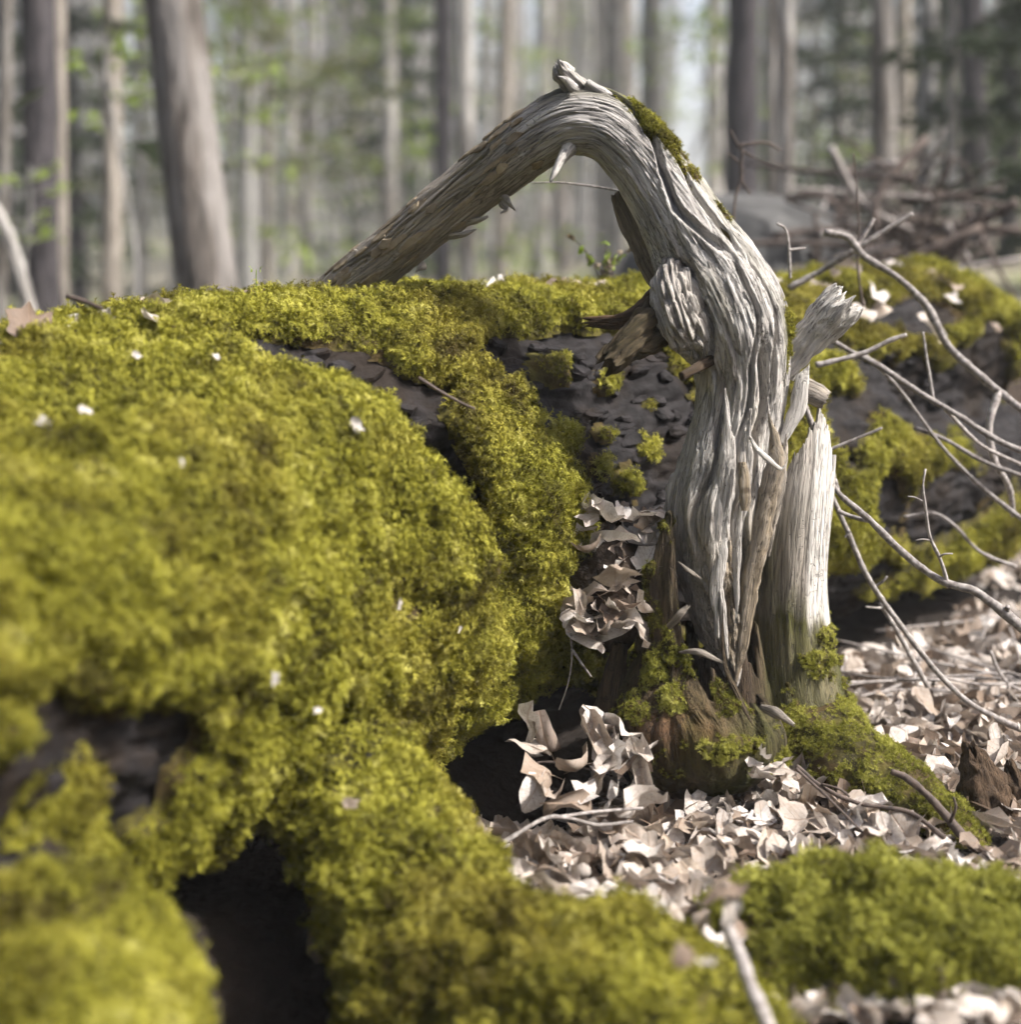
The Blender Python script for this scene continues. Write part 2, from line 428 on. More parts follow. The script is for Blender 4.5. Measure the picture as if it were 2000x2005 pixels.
# ------------------------------------------------------------------ moss: fronds scattered on a cushion
def tuft_mesh(name, seed, nf, mat, L=.02, upright=.55):
    r = random.Random(seed); V = []; F = []
    for k in range(nf):
        az = 2 * math.pi * (k + r.uniform(-.35, .35)) / nf
        ln = L * r.uniform(.6, 1.15); up = upright * r.uniform(.5, 1.35)
        ax = Vector((math.cos(az), math.sin(az), 0)); side = Vector((-math.sin(az), math.cos(az), 0))
        pts = []
        for i in range(6):
            s = i / 5
            pts.append(ax * (ln * (s * .9)) + Vector((0, 0, ln * (up * math.sin(s * 2.2) + .08))) + side * (ln * .12 * math.sin(s * 3 + k)))
        for i in range(5):                       # stem strip
            w0 = .0006; b0 = len(V)
            V += [pts[i] - side * w0, pts[i] + side * w0, pts[i + 1] + side * w0, pts[i + 1] - side * w0]
            F.append((b0, b0 + 1, b0 + 2, b0 + 3))
        for i in range(1, 6):                    # side leaflets, shorter towards the tip
            d = (pts[i] - pts[i - 1]).normalized(); ll = ln * .42 * (1.15 - i / 6.5)
            for sgn in (-1, 1):
                tip = pts[i] + (side * sgn * r.uniform(.7, 1) + d * .75 + Vector((0, 0, r.uniform(-.2, .25)))).normalized() * ll
                b0 = len(V)
                V += [pts[i] - d * ll * .30, pts[i] + d * ll * .16, tip]; F.append((b0, b0 + 1, b0 + 2))
    me = bpy.data.meshes.new(name); me.from_pydata([tuple(v) for v in V], [], F); me.materials.append(mat)
    return bpy.data.objects.new(name, me)         # a source shape, never linked to the scene itself
TUFTS = {k: [tuft_mesh('moss_frond', 20 + i + s, 7 + i % 3, M[k], .018, .45 + .12 * i) for i in range(4)] for s, k in ((0, 'moss'), (50, 'moss_green'))}
def scatter_group(kind):
    ng = bpy.data.node_groups.new('moss_' + kind, 'GeometryNodeTree')
    ng.interface.new_socket('Geometry', in_out='INPUT', socket_type='NodeSocketGeometry')
    ng.interface.new_socket('Geometry', in_out='OUTPUT', socket_type='NodeSocketGeometry')
    N = lambda t: ng.nodes.new(t); Lk = ng.links.new
    gi, go = N('NodeGroupInput'), N('NodeGroupOutput')
    def na(name):
        x = N('GeometryNodeInputNamedAttribute'); x.data_type = 'FLOAT'; x.inputs['Name'].default_value = name; return x.outputs[0]
    d = N('GeometryNodeDistributePointsOnFaces'); d.distribute_method = 'RANDOM'
    Lk(gi.outputs[0], d.inputs['Mesh']); Lk(na('dens'), d.inputs['Density'])
    # fronds follow the surface normal and sag a little with gravity
    nv = N('ShaderNodeVectorMath'); nv.operation = 'ADD'; nv.inputs[1].default_value = (0, 0, -.32); Lk(d.outputs['Normal'], nv.inputs[0])
    rv = N('FunctionNodeRandomValue'); rv.data_type = 'FLOAT_VECTOR'; rv.inputs[0].default_value = (-.45,) * 3; rv.inputs[1].default_value = (.45,) * 3
    ad = N('ShaderNodeVectorMath'); ad.operation = 'ADD'; Lk(nv.outputs[0], ad.inputs[0]); Lk(rv.outputs[0], ad.inputs[1])
    al = N('FunctionNodeAlignRotationToVector'); al.axis = 'Z'; Lk(ad.outputs[0], al.inputs['Vector'])
    rz = N('FunctionNodeRandomValue'); rz.data_type = 'FLOAT_VECTOR'; rz.inputs[0].default_value = (0, 0, 0); rz.inputs[1].default_value = (0, 0, 6.283); rz.inputs['Seed'].default_value = 3
    e2 = N('FunctionNodeEulerToRotation'); Lk(rz.outputs[0], e2.inputs[0])
    rr = N('FunctionNodeRotateRotation'); rr.rotation_space = 'LOCAL'; Lk(al.outputs[0], rr.inputs[0]); Lk(e2.outputs[0], rr.inputs[1])
    sc = N('FunctionNodeRandomValue'); sc.data_type = 'FLOAT'; sc.inputs[2].default_value = .6; sc.inputs[3].default_value = 1.3; sc.inputs['Seed'].default_value = 9
    ms = N('ShaderNodeMath'); ms.operation = 'MULTIPLY'; Lk(sc.outputs[1], ms.inputs[0]); Lk(na('size'), ms.inputs[1])
    jg = N('GeometryNodeJoinGeometry')
    for ob in TUFTS[kind]:
        oi = N('GeometryNodeObjectInfo'); oi.inputs['Object'].default_value = ob; oi.inputs['As Instance'].default_value = True
        Lk(oi.outputs['Geometry'], jg.inputs[0])
    ip = N('GeometryNodeInstanceOnPoints'); ip.inputs['Pick Instance'].default_value = True
    Lk(d.outputs['Points'], ip.inputs['Points']); Lk(jg.outputs[0], ip.inputs['Instance']); Lk(rr.outputs[0], ip.inputs['Rotation']); Lk(ms.outputs[0], ip.inputs['Scale'])
    j2 = N('GeometryNodeJoinGeometry'); Lk(gi.outputs[0], j2.inputs[0]); Lk(ip.outputs[0], j2.inputs[0]); Lk(j2.outputs[0], go.inputs[0])
    return ng
SCAT = {k: scatter_group(k) for k in TUFTS}
def vnormals(V, Q):
    n = np.zeros_like(V)
    fn = np.cross(V[Q[:, 1]] - V[Q[:, 0]], V[Q[:, 3]] - V[Q[:, 0]])
    for k in range(4): np.add.at(n, Q[:, k], fn)
    return nrm(n)
def moss_on(parent, V, Q, mask, dens=14000, size=1.0, thick=.022, kind='moss', seed=0, lump=1.0, label=None):
    """a cushion over the masked part of a surface, with fronds; returns the moss part"""
    nv = vnormals(V, Q)
    clump = 1 - 2 * np.abs(pn(V * 15 + .7 * pn(V * 9, 6)[:, None], 5 + seed))          # cushions parted by creases
    l = fbm(V * 22, 3, 31 + seed, .65) * .046 + pn(V * 5, 77 + seed) * .022 + clump * .010
    off = mask * (thick + l * lump) - (1 - mask) * .012
    W = V + nv * off[:, None]
    keep = (mask[Q].max(1) > .10)
    Qk = Q[keep]
    used = np.unique(Qk); rm = np.full(len(V), -1); rm[used] = np.arange(len(used))
    mk_ = mask[used]
    o = mk('moss', W[used], rm[Qk], M['moss_bed'], parent,
           attrs={'dens': dens * sst(.12, .6, mk_) * (.12 + .88 * sst(-.016, .012, l[used])), 'size': size * (.22 + .78 * mk_) * (1 + .4 * pn(V[used] * 9, 3 + seed) + .4 * pn(V[used] * 3.5, 4 + seed))})
    md = o.modifiers.new('fronds', 'NODES'); md.node_group = SCAT[kind]
    tag(o, label, kind='stuff')
    return o

# ------------------------------------------------------------------ the great mossy log
A2 = 1 / math.sqrt(2)
LC = np.array((-.35, 2.99, .465)); LA = np.array((A2, A2, 0)); LS = np.array((A2, -A2, 0)); LZ = np.array((0, 0, 1.))
def ab1(thd): return np.interp(thd, [-40, 12, 38, 49, 60, 68, 91, 110, 133], [-.42, -.37, -.37, -.28, -.18, -.15, -.06, .02, .07])
def ab2(thd): return np.interp(thd, [20, 31, 46, 60, 74, 100, 120], [.1, .18, .22, .2, .17, .2, .16])
def log_R(a, thd, coarse=False):
    """scale of the log's section"""
    p = np.stack([a * 1.0, np.cos(np.radians(thd)) * .6, np.sin(np.radians(thd)) * .6], -1)
    k = 1 + .03 * pn(p * 2.2, 2) + .03 * pn(p * 5, 12)
    front = sst(38, 64, thd) * (1 - sst(150, 175, thd))
    wob = .03 * pn(p * 7, 19)
    k = k + .10 * (1 - sst(-.06, .02, a - ab1(thd) + wob)) * front - .30 * np.exp(-((a - ab1(thd) + wob - .065) / .065) ** 2) * sst(48, 60, thd) * (1 - sst(75, 110, thd))           # the thick near section, ending in a step
    k = k + .04 * (1 - sst(-.04, .02, a - ab2(thd) + wob)) * front
    k = k - .10 * np.exp(-((a - .5) / .34) ** 2) * sst(30, 60, thd) * (1 - sst(110, 150, thd))
    k = k - .34 * sst(1.5, 1.75, a) * np.exp(-((thd - 62) / 15) ** 2)         # rotted hollow towards the far end
    k = k + .10 * np.exp(-((a - 1.25) / .3) ** 2) * np.exp(-((thd - 95) / 30) ** 2)
    k = k + .07 * sst(1.2, 2.2, a) * (1 - sst(10, 50, np.abs(thd)))
    return k
def log_pt(a, thd):
    a = np.asarray(a, float); thd = np.asarray(thd, float)
    th = np.radians(thd)
    rx = .44 + .23 * sst(-.2, -1.3, a) * sst(20, 80, thd)
    k = log_R(a, thd)
    return LC + LA * a[..., None] + LS * (rx * k * np.sin(th))[..., None] + LZ * (.475 * (1 - .27 * sst(-.15, -1.1, a) * sst(75, 20, np.abs(thd))) * k * np.cos(th))[..., None]
na, nth = 430, 360
av = np.linspace(-1.95, 2.45, na); tv = np.linspace(-180, 180, nth, endpoint=False)
AA, TT = np.meshgrid(av, tv, indexing='ij')
LV = log_pt(AA, TT).reshape(-1, 3); LQ = grid_faces(na, nth)
if np.dot(vnormals(LV, LQ)[(na // 2) * nth + nth // 2], LZ) < 0: LQ = LQ[:, ::-1]
a_f, t_f = AA.ravel(), TT.ravel()
# ragged bark: fissures along the log
gp = np.stack([a_f * 5, np.cos(np.radians(t_f)) * 9, np.sin(np.radians(t_f)) * 9], -1)
rid = (1 - np.abs(fbm(gp, 3, 41))) ** 3
barky = -.024 * rid + .012 * fbm(gp * 3, 3, 43)
LVb = LV + vnormals(LV, LQ) * barky[:, None]
log = empty('mossy_log', (-.31, 2.95, 0), 'huge fallen log thickly covered in yellow-green moss', 'log')
caps = [np.concatenate([LVb, [LVb[:nth].mean(0)], [LVb[-nth:].mean(0) - LA * .25]])]
j = np.arange(nth); j2 = (j + 1) % nth; n0 = na * nth
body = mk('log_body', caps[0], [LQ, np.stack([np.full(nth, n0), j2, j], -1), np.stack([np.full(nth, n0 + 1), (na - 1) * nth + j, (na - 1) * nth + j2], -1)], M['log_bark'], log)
# where moss grows
pw = np.stack([a_f, np.cos(np.radians(t_f)) * .5, np.sin(np.radians(t_f)) * .5], -1)
nz = fbm(pw * 6, 4, 51); nz2 = fbm(pw * 15, 3, 52)
mm = 1.35 + .35 * nz
mm = mm - 3 * sst(118, 150, t_f + 14 * nz) - 3 * sst(90, 130, -t_f)
def hole(a0, t0, ra, rt, k=2.4):
    global mm
    d = np.sqrt(((a_f - a0) / ra) ** 2 + ((t_f - t0) / rt) ** 2)
    mm = mm - k * (1 - sst(.55, 1.25, d + .5 * nz + .35 * nz2))
# bare bark around the stump, then the strips along the step
hole(.52, 62, .34, 31, 3); hole(.27, 37, .13, 9, 3); hole(.40, 33, .17, 6, 3); hole(.13, 27.5, .05, 2.6); hole(.66, 90, .22, 25)
hole(.30, 100, .09, 16, 1.6)
for a0, t0, ra, rt in ((-.32, 24, .10, 5), (-.27, 29, .125, 7), (-.20, 36, .12, 7), (-.15, 43, .10, 7), (-.10, 51, .09, 9), (-.08, 60, .085, 10), (-.05, 69, .07, 9), (-.10, 46, .10, 6)):
    hole(a0, t0, ra, rt, 3)
hole(-.05, 78, .06, 12, 1.05); hole(-.02, 92, .06, 12, 1.0); hole(1.72, 62, .28, 17, 3); hole(2.2, 70, .3, 30, 3); hole(1.45, 58, .12, 12, 1.8); hole(1.75, 100, .3, 14, 1.5); hole(1.2, 72, .08, 12, 1.5); hole(-1.02, 101, .24, 15, 3); hole(1.05, 118, .5, 10, 2); hole(1.3, 40, .16, 8, 2.2); hole(1.55, 28, .18, 7, 2); hole(1.9, 30, .22, 10, 2); hole(1.35, 95, .12, 10, 2.2); hole(1.0, 92, .08, 11, 2.2); hole(1.6, 8, .15, 9, 2); hole(1.25, 66, .10, 9, 2)
# small live islands of moss on the bark
for a0, t0, ra, rt in ((.33, 39, .05, 4), (.18, 75, .1, 13), (.20, 86, .1, 14), (.5, 45, .03, 2.5), (.42, 60, .025, 2.5), (.46, 76, .04, 4), (.55, 66, .025, 2.5), (.38, 70, .025, 3), (.6, 54, .02, 2)):
    d = np.sqrt(((a_f - a0) / ra) ** 2 + ((t_f - t0) / rt) ** 2)
    mm = np.maximum(mm, (.55 if ra < .06 else 1.1) * (1 - sst(.35, 1.2, d * .8 + 1.1 * nz + 1.1 * nz2)))
mm = mm - (.55 + 1.2 * nz) * sst(1.0, 1.35, a_f)
mask = np.clip(mm, 0, 1)
vis = (t_f > -60) & (t_f < 160)
moss_on(log, LV, LQ, mask * vis, 14500, 1.08, .018, 'moss', 0, 1.1)
# bark plates standing proud on the bare flank
rb = random.Random(5)
nb = 0
lm = mask.reshape(na, nth)
while nb < 90:
    a0 = rb.uniform(.16, .78); t0 = rb.uniform(30, 105)
    ia, it = int((a0 + 1.95) / 4.4 * (na - 1)), int((t0 + 180)) % nth
    if lm[ia, it] > .35: continue
    c = log_pt(a0, t0); nn = nrm(c - (LC + LA * a0))
    if rb.random() < .3: nn = nrm(nn + np.array((0, 0, -.4)))
    place_plate(log, 'bark_plate', M['log_bark'], c - nn * .012, nn, LA + LZ * rb.uniform(-.4, .4), rb.uniform(.03, .10), rb.uniform(.015, .04), rb.uniform(.006, .016), 300 + nb)
    nb += 1
for k, (a0, t0) in enumerate(((-.33, 27), (-.31, 31), (-.28, 36), (-.26, 41), (-.24, 45), (-.22, 30), (-.2, 36), (-.16, 40), (-.25, 33), (-.18, 45), (-1.05, 98), (-.97, 103), (-.9, 100), (-.12, 50), (-.115, 57), (-.10, 64), (-.09, 70), (-.1, 54), (1.62, 45), (1.7, 50), (1.8, 46), (1.9, 52), (1.66, 80), (1.8, 84), (2.0, 60))):
    c = log_pt(a0, t0); nn = nrm(c - (LC + LA * a0))
    place_plate(log, 'bark_plate', M['log_bark'], c - nn * .006, nn, LA + LZ * rb.uniform(-.2, .6), rb.uniform(.06, .12), rb.uniform(.02, .035), .012, 420 + k)

# buttress roots growing out of the near end, all under moss
def mossy_root(ctrl, rad, nv, nu, seed, mfun=None, dens=11500, size=1.2, kind='moss', parent=None, lump=1.2, mat='log_bark', name='root', thick=.025):
    def dsp(Lg, TH, pos, R):
        return R * (.16 * pn(pos * 5, seed) + .07 * pn(pos * 13, seed + 3))
    V, F, inf = tube(ctrl, rad, nv, nu, dsp, seed=seed)
    o = mk(name, V, F, M[mat], parent, attrs={'grain': inf['grain'], 'tan': np.zeros(len(V)), 'algae': np.full(len(V), .5), 'fresh': np.zeros(len(V))})
    nm = nv * nu
    Vm = V[:nm]; Q = F[0]
    up = vnormals(Vm, Q)
    ms = np.clip(1.25 + .55 * fbm(Vm * 5, 3, seed + 8) + np.minimum(0, up[:, 2] + .25) * 2.2, 0, 1)
    if mfun is not None: ms = np.clip(ms + mfun(Vm), 0, 1)
    moss_on(o, Vm, Q, ms, dens, size, thick, kind, seed, lump)
    return o
E1 = [(600, 1400, 2.45), (690, 1545, 2.30), (800, 1765, 2.15), (930, 1945, 2.0), (1120, 2050, 1.90), (1270, 2085, 1.85), (1370, 2190, 1.75), (1420, 2350, 1.6)]
mossy_root([pix(*p) for p in E1], [.08, .08, .095, .125, .15, .145, .12, .10], 120, 110, 61, parent=log)
E2 = [(1420, 2010, 2.12), (1490, 1950, 2.08), (1600, 1890, 2.06), (1780, 1895, 2.04), (1950, 1915, 2.02), (2150, 1950, 1.98), (2400, 1950, 1.9)]
mossy_root([pix(*p) for p in E2], [.07, .10, .112, .108, .11, .105, .1], 110, 90, 64, parent=log, kind='moss_green')
E0 = [(-190, 1560, 1.88), (-40, 1780, 1.74), (80, 1940, 1.64), (160, 2090, 1.52), (190, 2350, 1.4)]
mossy_root([pix(*p) for p in E0], [.17, .15, .11, .095, .09], 90, 90, 67, parent=log,
           mfun=lambda V: -1.4 * sst(-.12, .2, fbm(V * 11, 3, 4)) * np.exp(-((V[:, 0] + .50) / .16) ** 2 - ((V[:, 2] - .33) / .07) ** 2))

# ------------------------------------------------------------------ the weathered, bent dead trunk
base = pix(1440, 1500, 2.86)
snag = empty('weathered_snag', (base[0], base[1], 0), 'bent grey weathered dead trunk arching over the mossy log', 'dead tree')
A = [(630, 610, 3.16, 50), (690, 553, 3.14, 51), (770, 492, 3.10, 53), (860, 418, 3.06, 55), (960, 338, 3.02, 58), (1045, 273, 2.98, 64), (1115, 238, 2.95, 68),
     (1185, 246, 2.93, 70), (1245, 296, 2.91, 71), (1300, 372, 2.89, 77), (1352, 458, 2.87, 90), (1405, 545, 2.86, 106), (1440, 630, 2.85, 112),
     (1455, 715, 2.85, 100), (1448, 800, 2.85, 93), (1432, 900, 2.84, 99), (1412, 1000, 2.83, 110), (1408, 1100, 2.82, 96), (1413, 1200, 2.80, 66), (1428, 1290, 2.78, 34), (1440, 1345, 2.77, 10)]
ctrl = [pix(*p[:3]) for p in A]; rad = [pr(p[3], p[2]) * .93 for p in A]
CUM = np.concatenate([[0], np.cumsum(np.linalg.norm(np.diff(np.array(ctrl), axis=0), axis=1))])
def at_idx(i): return np.interp(i, np.arange(len(CUM)), CUM)
def cdist(TH, t0):
    return (TH - t0 + np.pi) % (2 * np.pi) - np.pi
CR = [ # cracks: spine index -> theta (deg; minus = outer side), half width rad, depth m
    ([5.6, 6.5, 7.5, 8.2, 8.8, 9.6, 10.3, 11.0], [-62, -66, -52, -38, -12, -4, -14, -30], .10, .022),
    ([8.5, 9.3, 10.2, 11.2], [-48, -42, -38, -44], .06, .014),
    ([10.8, 12, 13, 14, 15, 16, 17], [-30, -22, -12, -8, -6, -14, -20], .05, .014),
    ([11.0, 12, 13.2, 14.2], [-52, -46, -42, -40], .06, .016),
    ([12.5, 14, 15, 16, 17.2, 18.2], [-26, -30, -26, -24, -30, -36], .11, .03),
    ([10.5, 11.5, 12.6, 13.6], [28, 24, 34, 30], .06, .012),
    ([13, 14, 15, 16, 17], [22, 24, 18, 26, 22], .06, .012),
    ([1, 2.2, 3.5, 5], [-35, -28, -30, -40], .06, .008),
    ([11.2, 12.2, 13, 14], [62, 58, 52, 60], .10, .02),
]
def trunk_disp(Lg, TH, pos, R):
    tw = TH + .35 * Lg
    g = np.stack([np.cos(tw) * R, np.sin(tw) * R, Lg], -1)
    up = sst(at_idx(9), at_idx(12), Lg)                       # the lower trunk is deeply fluted
    d = (.10 * pn(g * (9, 9, 3), 1)) * R
    d = d + (.002 + .003 * up) * fbm(g * (60, 60, 4), 3, 7)
    st = fbm(g * (34, 34, 5), 3, 23) * 5; d = d + (.0012 + .0014 * up) * (np.floor(st) + sst(.8, 1, st - np.floor(st)))
    d = d - (.002 + .0028 * up) * (1 - np.abs(pn(g * (60, 60, 3.2), 9))) ** 18
    d = d + .0026 * fbm(g * (170, 170, 16), 2, 13)
    for ii, tt, wd, dp in CR:
        L0 = at_idx(np.array(ii)); t0 = np.radians(np.interp(Lg, L0, tt)) + .05 * np.sin(Lg * 40)
        ends = sst(L0[0] - .02, L0[0] + .05, Lg) * (1 - sst(L0[-1] - .08, L0[-1] + .01, Lg))
        x = cdist(TH, t0) / wd
        d = d - dp * ends * np.exp(-x ** 4) + .10 * dp * ends * np.exp(-((np.abs(x) - 1.5) / .5) ** 2)
    # the burl on the inner side with its dark eye
    Lb = at_idx(11.2); tb = np.radians(72)
    q = np.sqrt(((Lg - Lb) / .085) ** 2 + (cdist(TH, tb) / .75) ** 2)
    d = d + .055 * np.exp(-q ** 2 * 1.6) * (1 + .35 * pn(g * 30, 71))
    q2 = np.sqrt(((Lg - Lb + .055) / .022) ** 2 + (cdist(TH, np.radians(38)) / .17) ** 2)
    d = d - .05 * np.exp(-q2 ** 2)
    return d
V, F, inf = tube(ctrl, rad, 620, 300, trunk_disp, jag0=.0, jag1=.0, seed=3)
Lg, TH = inf['len'], inf['th']
loop = lambda i0, i1, e=.06: sst(at_idx(i0) - e, at_idx(i0) + e, Lg) * (1 - sst(at_idx(i1) - e, at_idx(i1) + e, Lg))
nzv = fbm(inf['grain'] * (14, 14, 3), 3, 91)
side = lambda t0, wd: np.exp(-(cdist(TH, np.radians(t0)) / wd) ** 2)
tan = np.clip(.6 * loop(-1, 4.6, .1) + .9 * loop(13.6, 30) * side(-22, .28) + .5 * loop(16, 30) + .35 * sst(.1, .4, nzv) * loop(9, 16), 0, 1)
alg = np.clip(.45 * loop(-1, 4) * sst(0, .4, nzv) + .9 * loop(5.8, 10.5) * side(-75, .5) + .7 * loop(10.5, 15) * side(-68, .3) * sst(-.1, .3, nzv) + .35 * sst(.15, .45, fbm(inf['grain'] * (8, 8, 4), 3, 95)) + .55 * loop(15, 18) * side(45, .5) * sst(-.2, .3, nzv), 0, 1)
fre = np.clip(.55 * sst(-.05, .35, fbm(inf['grain'] * (10, 10, 1.5), 3, 97)) * loop(8, 16.5) + .6 * loop(13.4, 17) * side(2, .16), 0, 1)
trunk = mk('trunk', V, F, M['wood'], snag, attrs={'grain': inf['grain'], 'tan': tan, 'algae': alg, 'fresh': fre})
nm = 620 * 300
mt = np.clip(1.5 * loop(7.2, 10.4, .05) * side(-58, .36) * sst(-.18, .14, nzv) + 1.0 * loop(10.9, 13.2, .06) * side(-72, .15) * sst(-.1, .2, nzv) + 1.0 * loop(6.6, 7.6, .03) * side(-66, .16) * sst(-.05, .2, nzv), 0, 1)[:nm]
moss_on(trunk, V[:nm], F[0], mt, 70000, .36, .004, 'moss', 5, .25, 'thin yellow-green moss along the outer bend')

def woodpart(name, pts, rads, nv, nu, seed, mat='wood', jag1=.0, jag0=0, tanv=0, algv=0, frev=0, amp=.12, squash=1.0, fine=.003, parent=None, fr=(30, 30, 5)):
    def dsp(Lg, TH, pos, R):
        g = np.stack([np.cos(TH) * R, np.sin(TH) * R, Lg], -1)
        return R * amp * pn(g * (18, 18, 6) + seed, seed) + fine * fbm(g * (fr[0] * 2, fr[1] * 2, fr[2]), 2, seed + 1) + R * amp * .6 * pn(g * 45, seed + 2) - fine * 1.2 * (1 - np.abs(pn(g * fr + seed, seed + 4))) ** 5
    V, F, i2 = tube([pix(*p) for p in pts], [pr(r, pts[0][2]) for r in rads], nv, nu, dsp, jag0, jag1, True, seed, squash)
    n = len(V)
    return mk(name, V, F, M[mat], parent or snag, attrs={'grain': i2['grain'], 'tan': np.full(n, tanv), 'algae': np.full(n, algv), 'fresh': np.full(n, frev)})
# broken knob on top of the bend
woodpart('broken_knob', [(1175, 215, 2.94), (1140, 180, 2.93), (1118, 158, 2.92), (1102, 140, 2.91), (1096, 128, 2.91)], [30, 27, 25, 19, 7], 60, 54, 201, jag1=.02, amp=.42, fine=.010, algv=.2)
woodpart('splinter', [(1125, 172, 2.90), (1108, 155, 2.89), (1092, 149, 2.885)], [12, 8, 2], 22, 18, 202, amp=.3)
woodpart('splinter', [(1120, 140, 2.92), (1106, 127, 2.91), (1092, 122, 2.905)], [11, 7, 2], 20, 16, 203, amp=.3, frev=.6)
woodpart('splinter', [(1150, 165, 2.91), (1178, 180, 2.90), (1200, 186, 2.905)], [12, 10, 3], 20, 16, 204, amp=.25)
# hanging twig stub under the bend and the spikes of the leaning limb
woodpart('branch_stub', [(1118, 288, 2.91), (1100, 312, 2.89), (1088, 335, 2.875), (1078, 356, 2.87)], [17, 11, 8, 4], 30, 20, 205, frev=.5, amp=.2)
for k, q in enumerate(([(1000, 258, 2.99), (990, 247, 2.98), (981, 240, 2.975)], [(1012, 250, 2.99), (1006, 240, 2.98), (998, 234, 2.975)], [(720, 505, 3.10), (705, 496, 3.09), (690, 487, 3.085)],
                       [(985, 385, 3.0), (998, 400, 2.99), (1010, 412, 2.985)], [(985, 398, 3.0), (990, 410, 2.99), (980, 418, 2.985)], [(900, 440, 3.04), (935, 432, 3.02), (956, 424, 3.015)],
                       [(880, 462, 3.04), (910, 458, 3.02), (934, 449, 3.015)], [(830, 520, 3.06), (822, 526, 3.05), (815, 534, 3.05)], [(1055, 215, 2.95), (1049, 210, 2.945), (1043, 212, 2.94)])):
    woodpart('splinter', q, [9, 6, 2], 14, 12, 230 + k, amp=.25, tanv=.4)
# bark-covered slab behind the trunk, inside the arch
woodpart('bark_slab', [(1214, 378, 2.97), (1235, 425, 2.965), (1262, 480, 2.96), (1290, 535, 2.95), (1330, 590, 2.94)], [20, 28, 30, 32, 30], 60, 50, 210, 'wood_bark', amp=.16, squash=.6, jag0=.01, tanv=.25, fine=.004)
# burl stubs towards the log
woodpart('branch_stub', [(1345, 590, 2.87), (1290, 628, 2.82), (1235, 668, 2.78), (1185, 712, 2.75)], [45, 44, 38, 26], 70, 64, 211, 'wood_dark', jag1=.03, amp=.24, algv=.22, fine=.010)
woodpart('burl', [(1312, 505, 2.84), (1318, 555, 2.80), (1338, 620, 2.79), (1362, 680, 2.80), (1372, 730, 2.82)], [12, 40, 50, 34, 10], 140, 130, 209, amp=.15, tanv=.3, fine=.009, fr=(60, 60, 16))
woodpart('branch_stub', [(1330, 540, 2.95), (1285, 590, 2.98), (1220, 628, 3.0), (1150, 634, 3.03)], [36, 26, 18, 10], 50, 36, 212, 'wood_dark', jag1=.02, amp=.2, tanv=.5, fine=.005)
woodpart('branch_stub', [(1400, 700, 2.80), (1365, 722, 2.76), (1335, 738, 2.74)], [12, 10, 9], 24, 18, 213, 'wood_dark', amp=.15)
# pale flared stub on the right
woodpart('branch_stub', [(1535, 735, 2.86), (1568, 685, 2.86), (1600, 645, 2.85), (1630, 612, 2.84), (1655, 590, 2.835)], [24, 32, 38, 44, 40], 90, 80, 214, jag1=.035, amp=.2, frev=.8, squash=.6, fine=.008)
woodpart('branch_stub', [(1560, 760, 2.88), (1590, 768, 2.86), (1618, 782, 2.85)], [24, 24, 19], 30, 30, 215, jag1=.01, amp=.2, tanv=.6, squash=.7)
woodpart('splinter', [(1530, 870, 2.80), (1562, 800, 2.81), (1572, 745, 2.815), (1585, 712, 2.82)], [8, 18, 14, 2], 40, 20, 216, amp=.2, frev=.9, squash=.35)
# long splinters down the front of the trunk
SPL = [([(1505, 805, 2.74), (1520, 900, 2.735), (1500, 1000, 2.73), (1475, 1120, 2.725), (1455, 1250, 2.72), (1440, 1338, 2.715)], [4, 20, 22, 20, 15, 3], .9, 0),
       ([(1470, 800, 2.735), (1462, 900, 2.735), (1448, 1000, 2.73), (1440, 1100, 2.725), (1442, 1220, 2.72)], [3, 14, 16, 13, 3], .2, .6),
       ([(1420, 760, 2.735), (1428, 860, 2.73), (1424, 960, 2.725), (1410, 1060, 2.72), (1402, 1160, 2.715), (1405, 1250, 2.715)], [4, 14, 18, 17, 13, 3], .1, .7),
       ([(1395, 980, 2.73), (1400, 1090, 2.72), (1412, 1190, 2.71), (1425, 1290, 2.705)], [3, 9, 9, 3], .2, .5),
       ([(1540, 850, 2.78), (1532, 930, 2.76), (1518, 1010, 2.75), (1505, 1090, 2.745)], [3, 13, 11, 2], .7, .2),
       ([(1455, 905, 2.715), (1458, 960, 2.70), (1460, 1000, 2.695)], [9, 11, 6], 1, 0)]
for k, (q, rr_, tn, fr_) in enumerate(SPL):
    woodpart('long_splinter', [(a_, b_, c_ + .012) for a_, b_, c_ in q], rr_, 110, 20, 250 + k, amp=.3, tanv=tn, frev=fr_ * .6, squash=.45, fine=.005)
woodpart('curled_splinter', [(1468, 855, 2.725), (1482, 880, 2.70), (1505, 900, 2.69), (1530, 918, 2.70), (1540, 908, 2.70)], [4, 6, 7, 4, 1], 30, 10, 260, amp=.15, frev=.8, squash=.5)
# bark flakes left on the leaning limb
for k in range(46):
    i0 = rb.uniform(1.0, 5.2); th0 = math.radians(rb.choice((rb.uniform(-80, -20), rb.uniform(-40, 70))))
    L0 = at_idx(i0); q = int(np.argmin(np.abs(Lg[:nm].reshape(620, 300)[:, 0] - L0))); jj = int((th0 / (2 * math.pi)) * 300) % 300
    c = V[q * 300 + jj]; ax = nrm(V[min(q + 4, 619) * 300 + jj] - V[(q - 4) * 300 + jj]); cen = V[q * 300:(q + 1) * 300].mean(0); nn = nrm(c - cen)
    place_plate(snag, 'bark_flake', M['flake'], c, nn, ax, rb.uniform(.03, .09), rb.uniform(.009, .022), rb.uniform(.0015, .004), 500 + k)

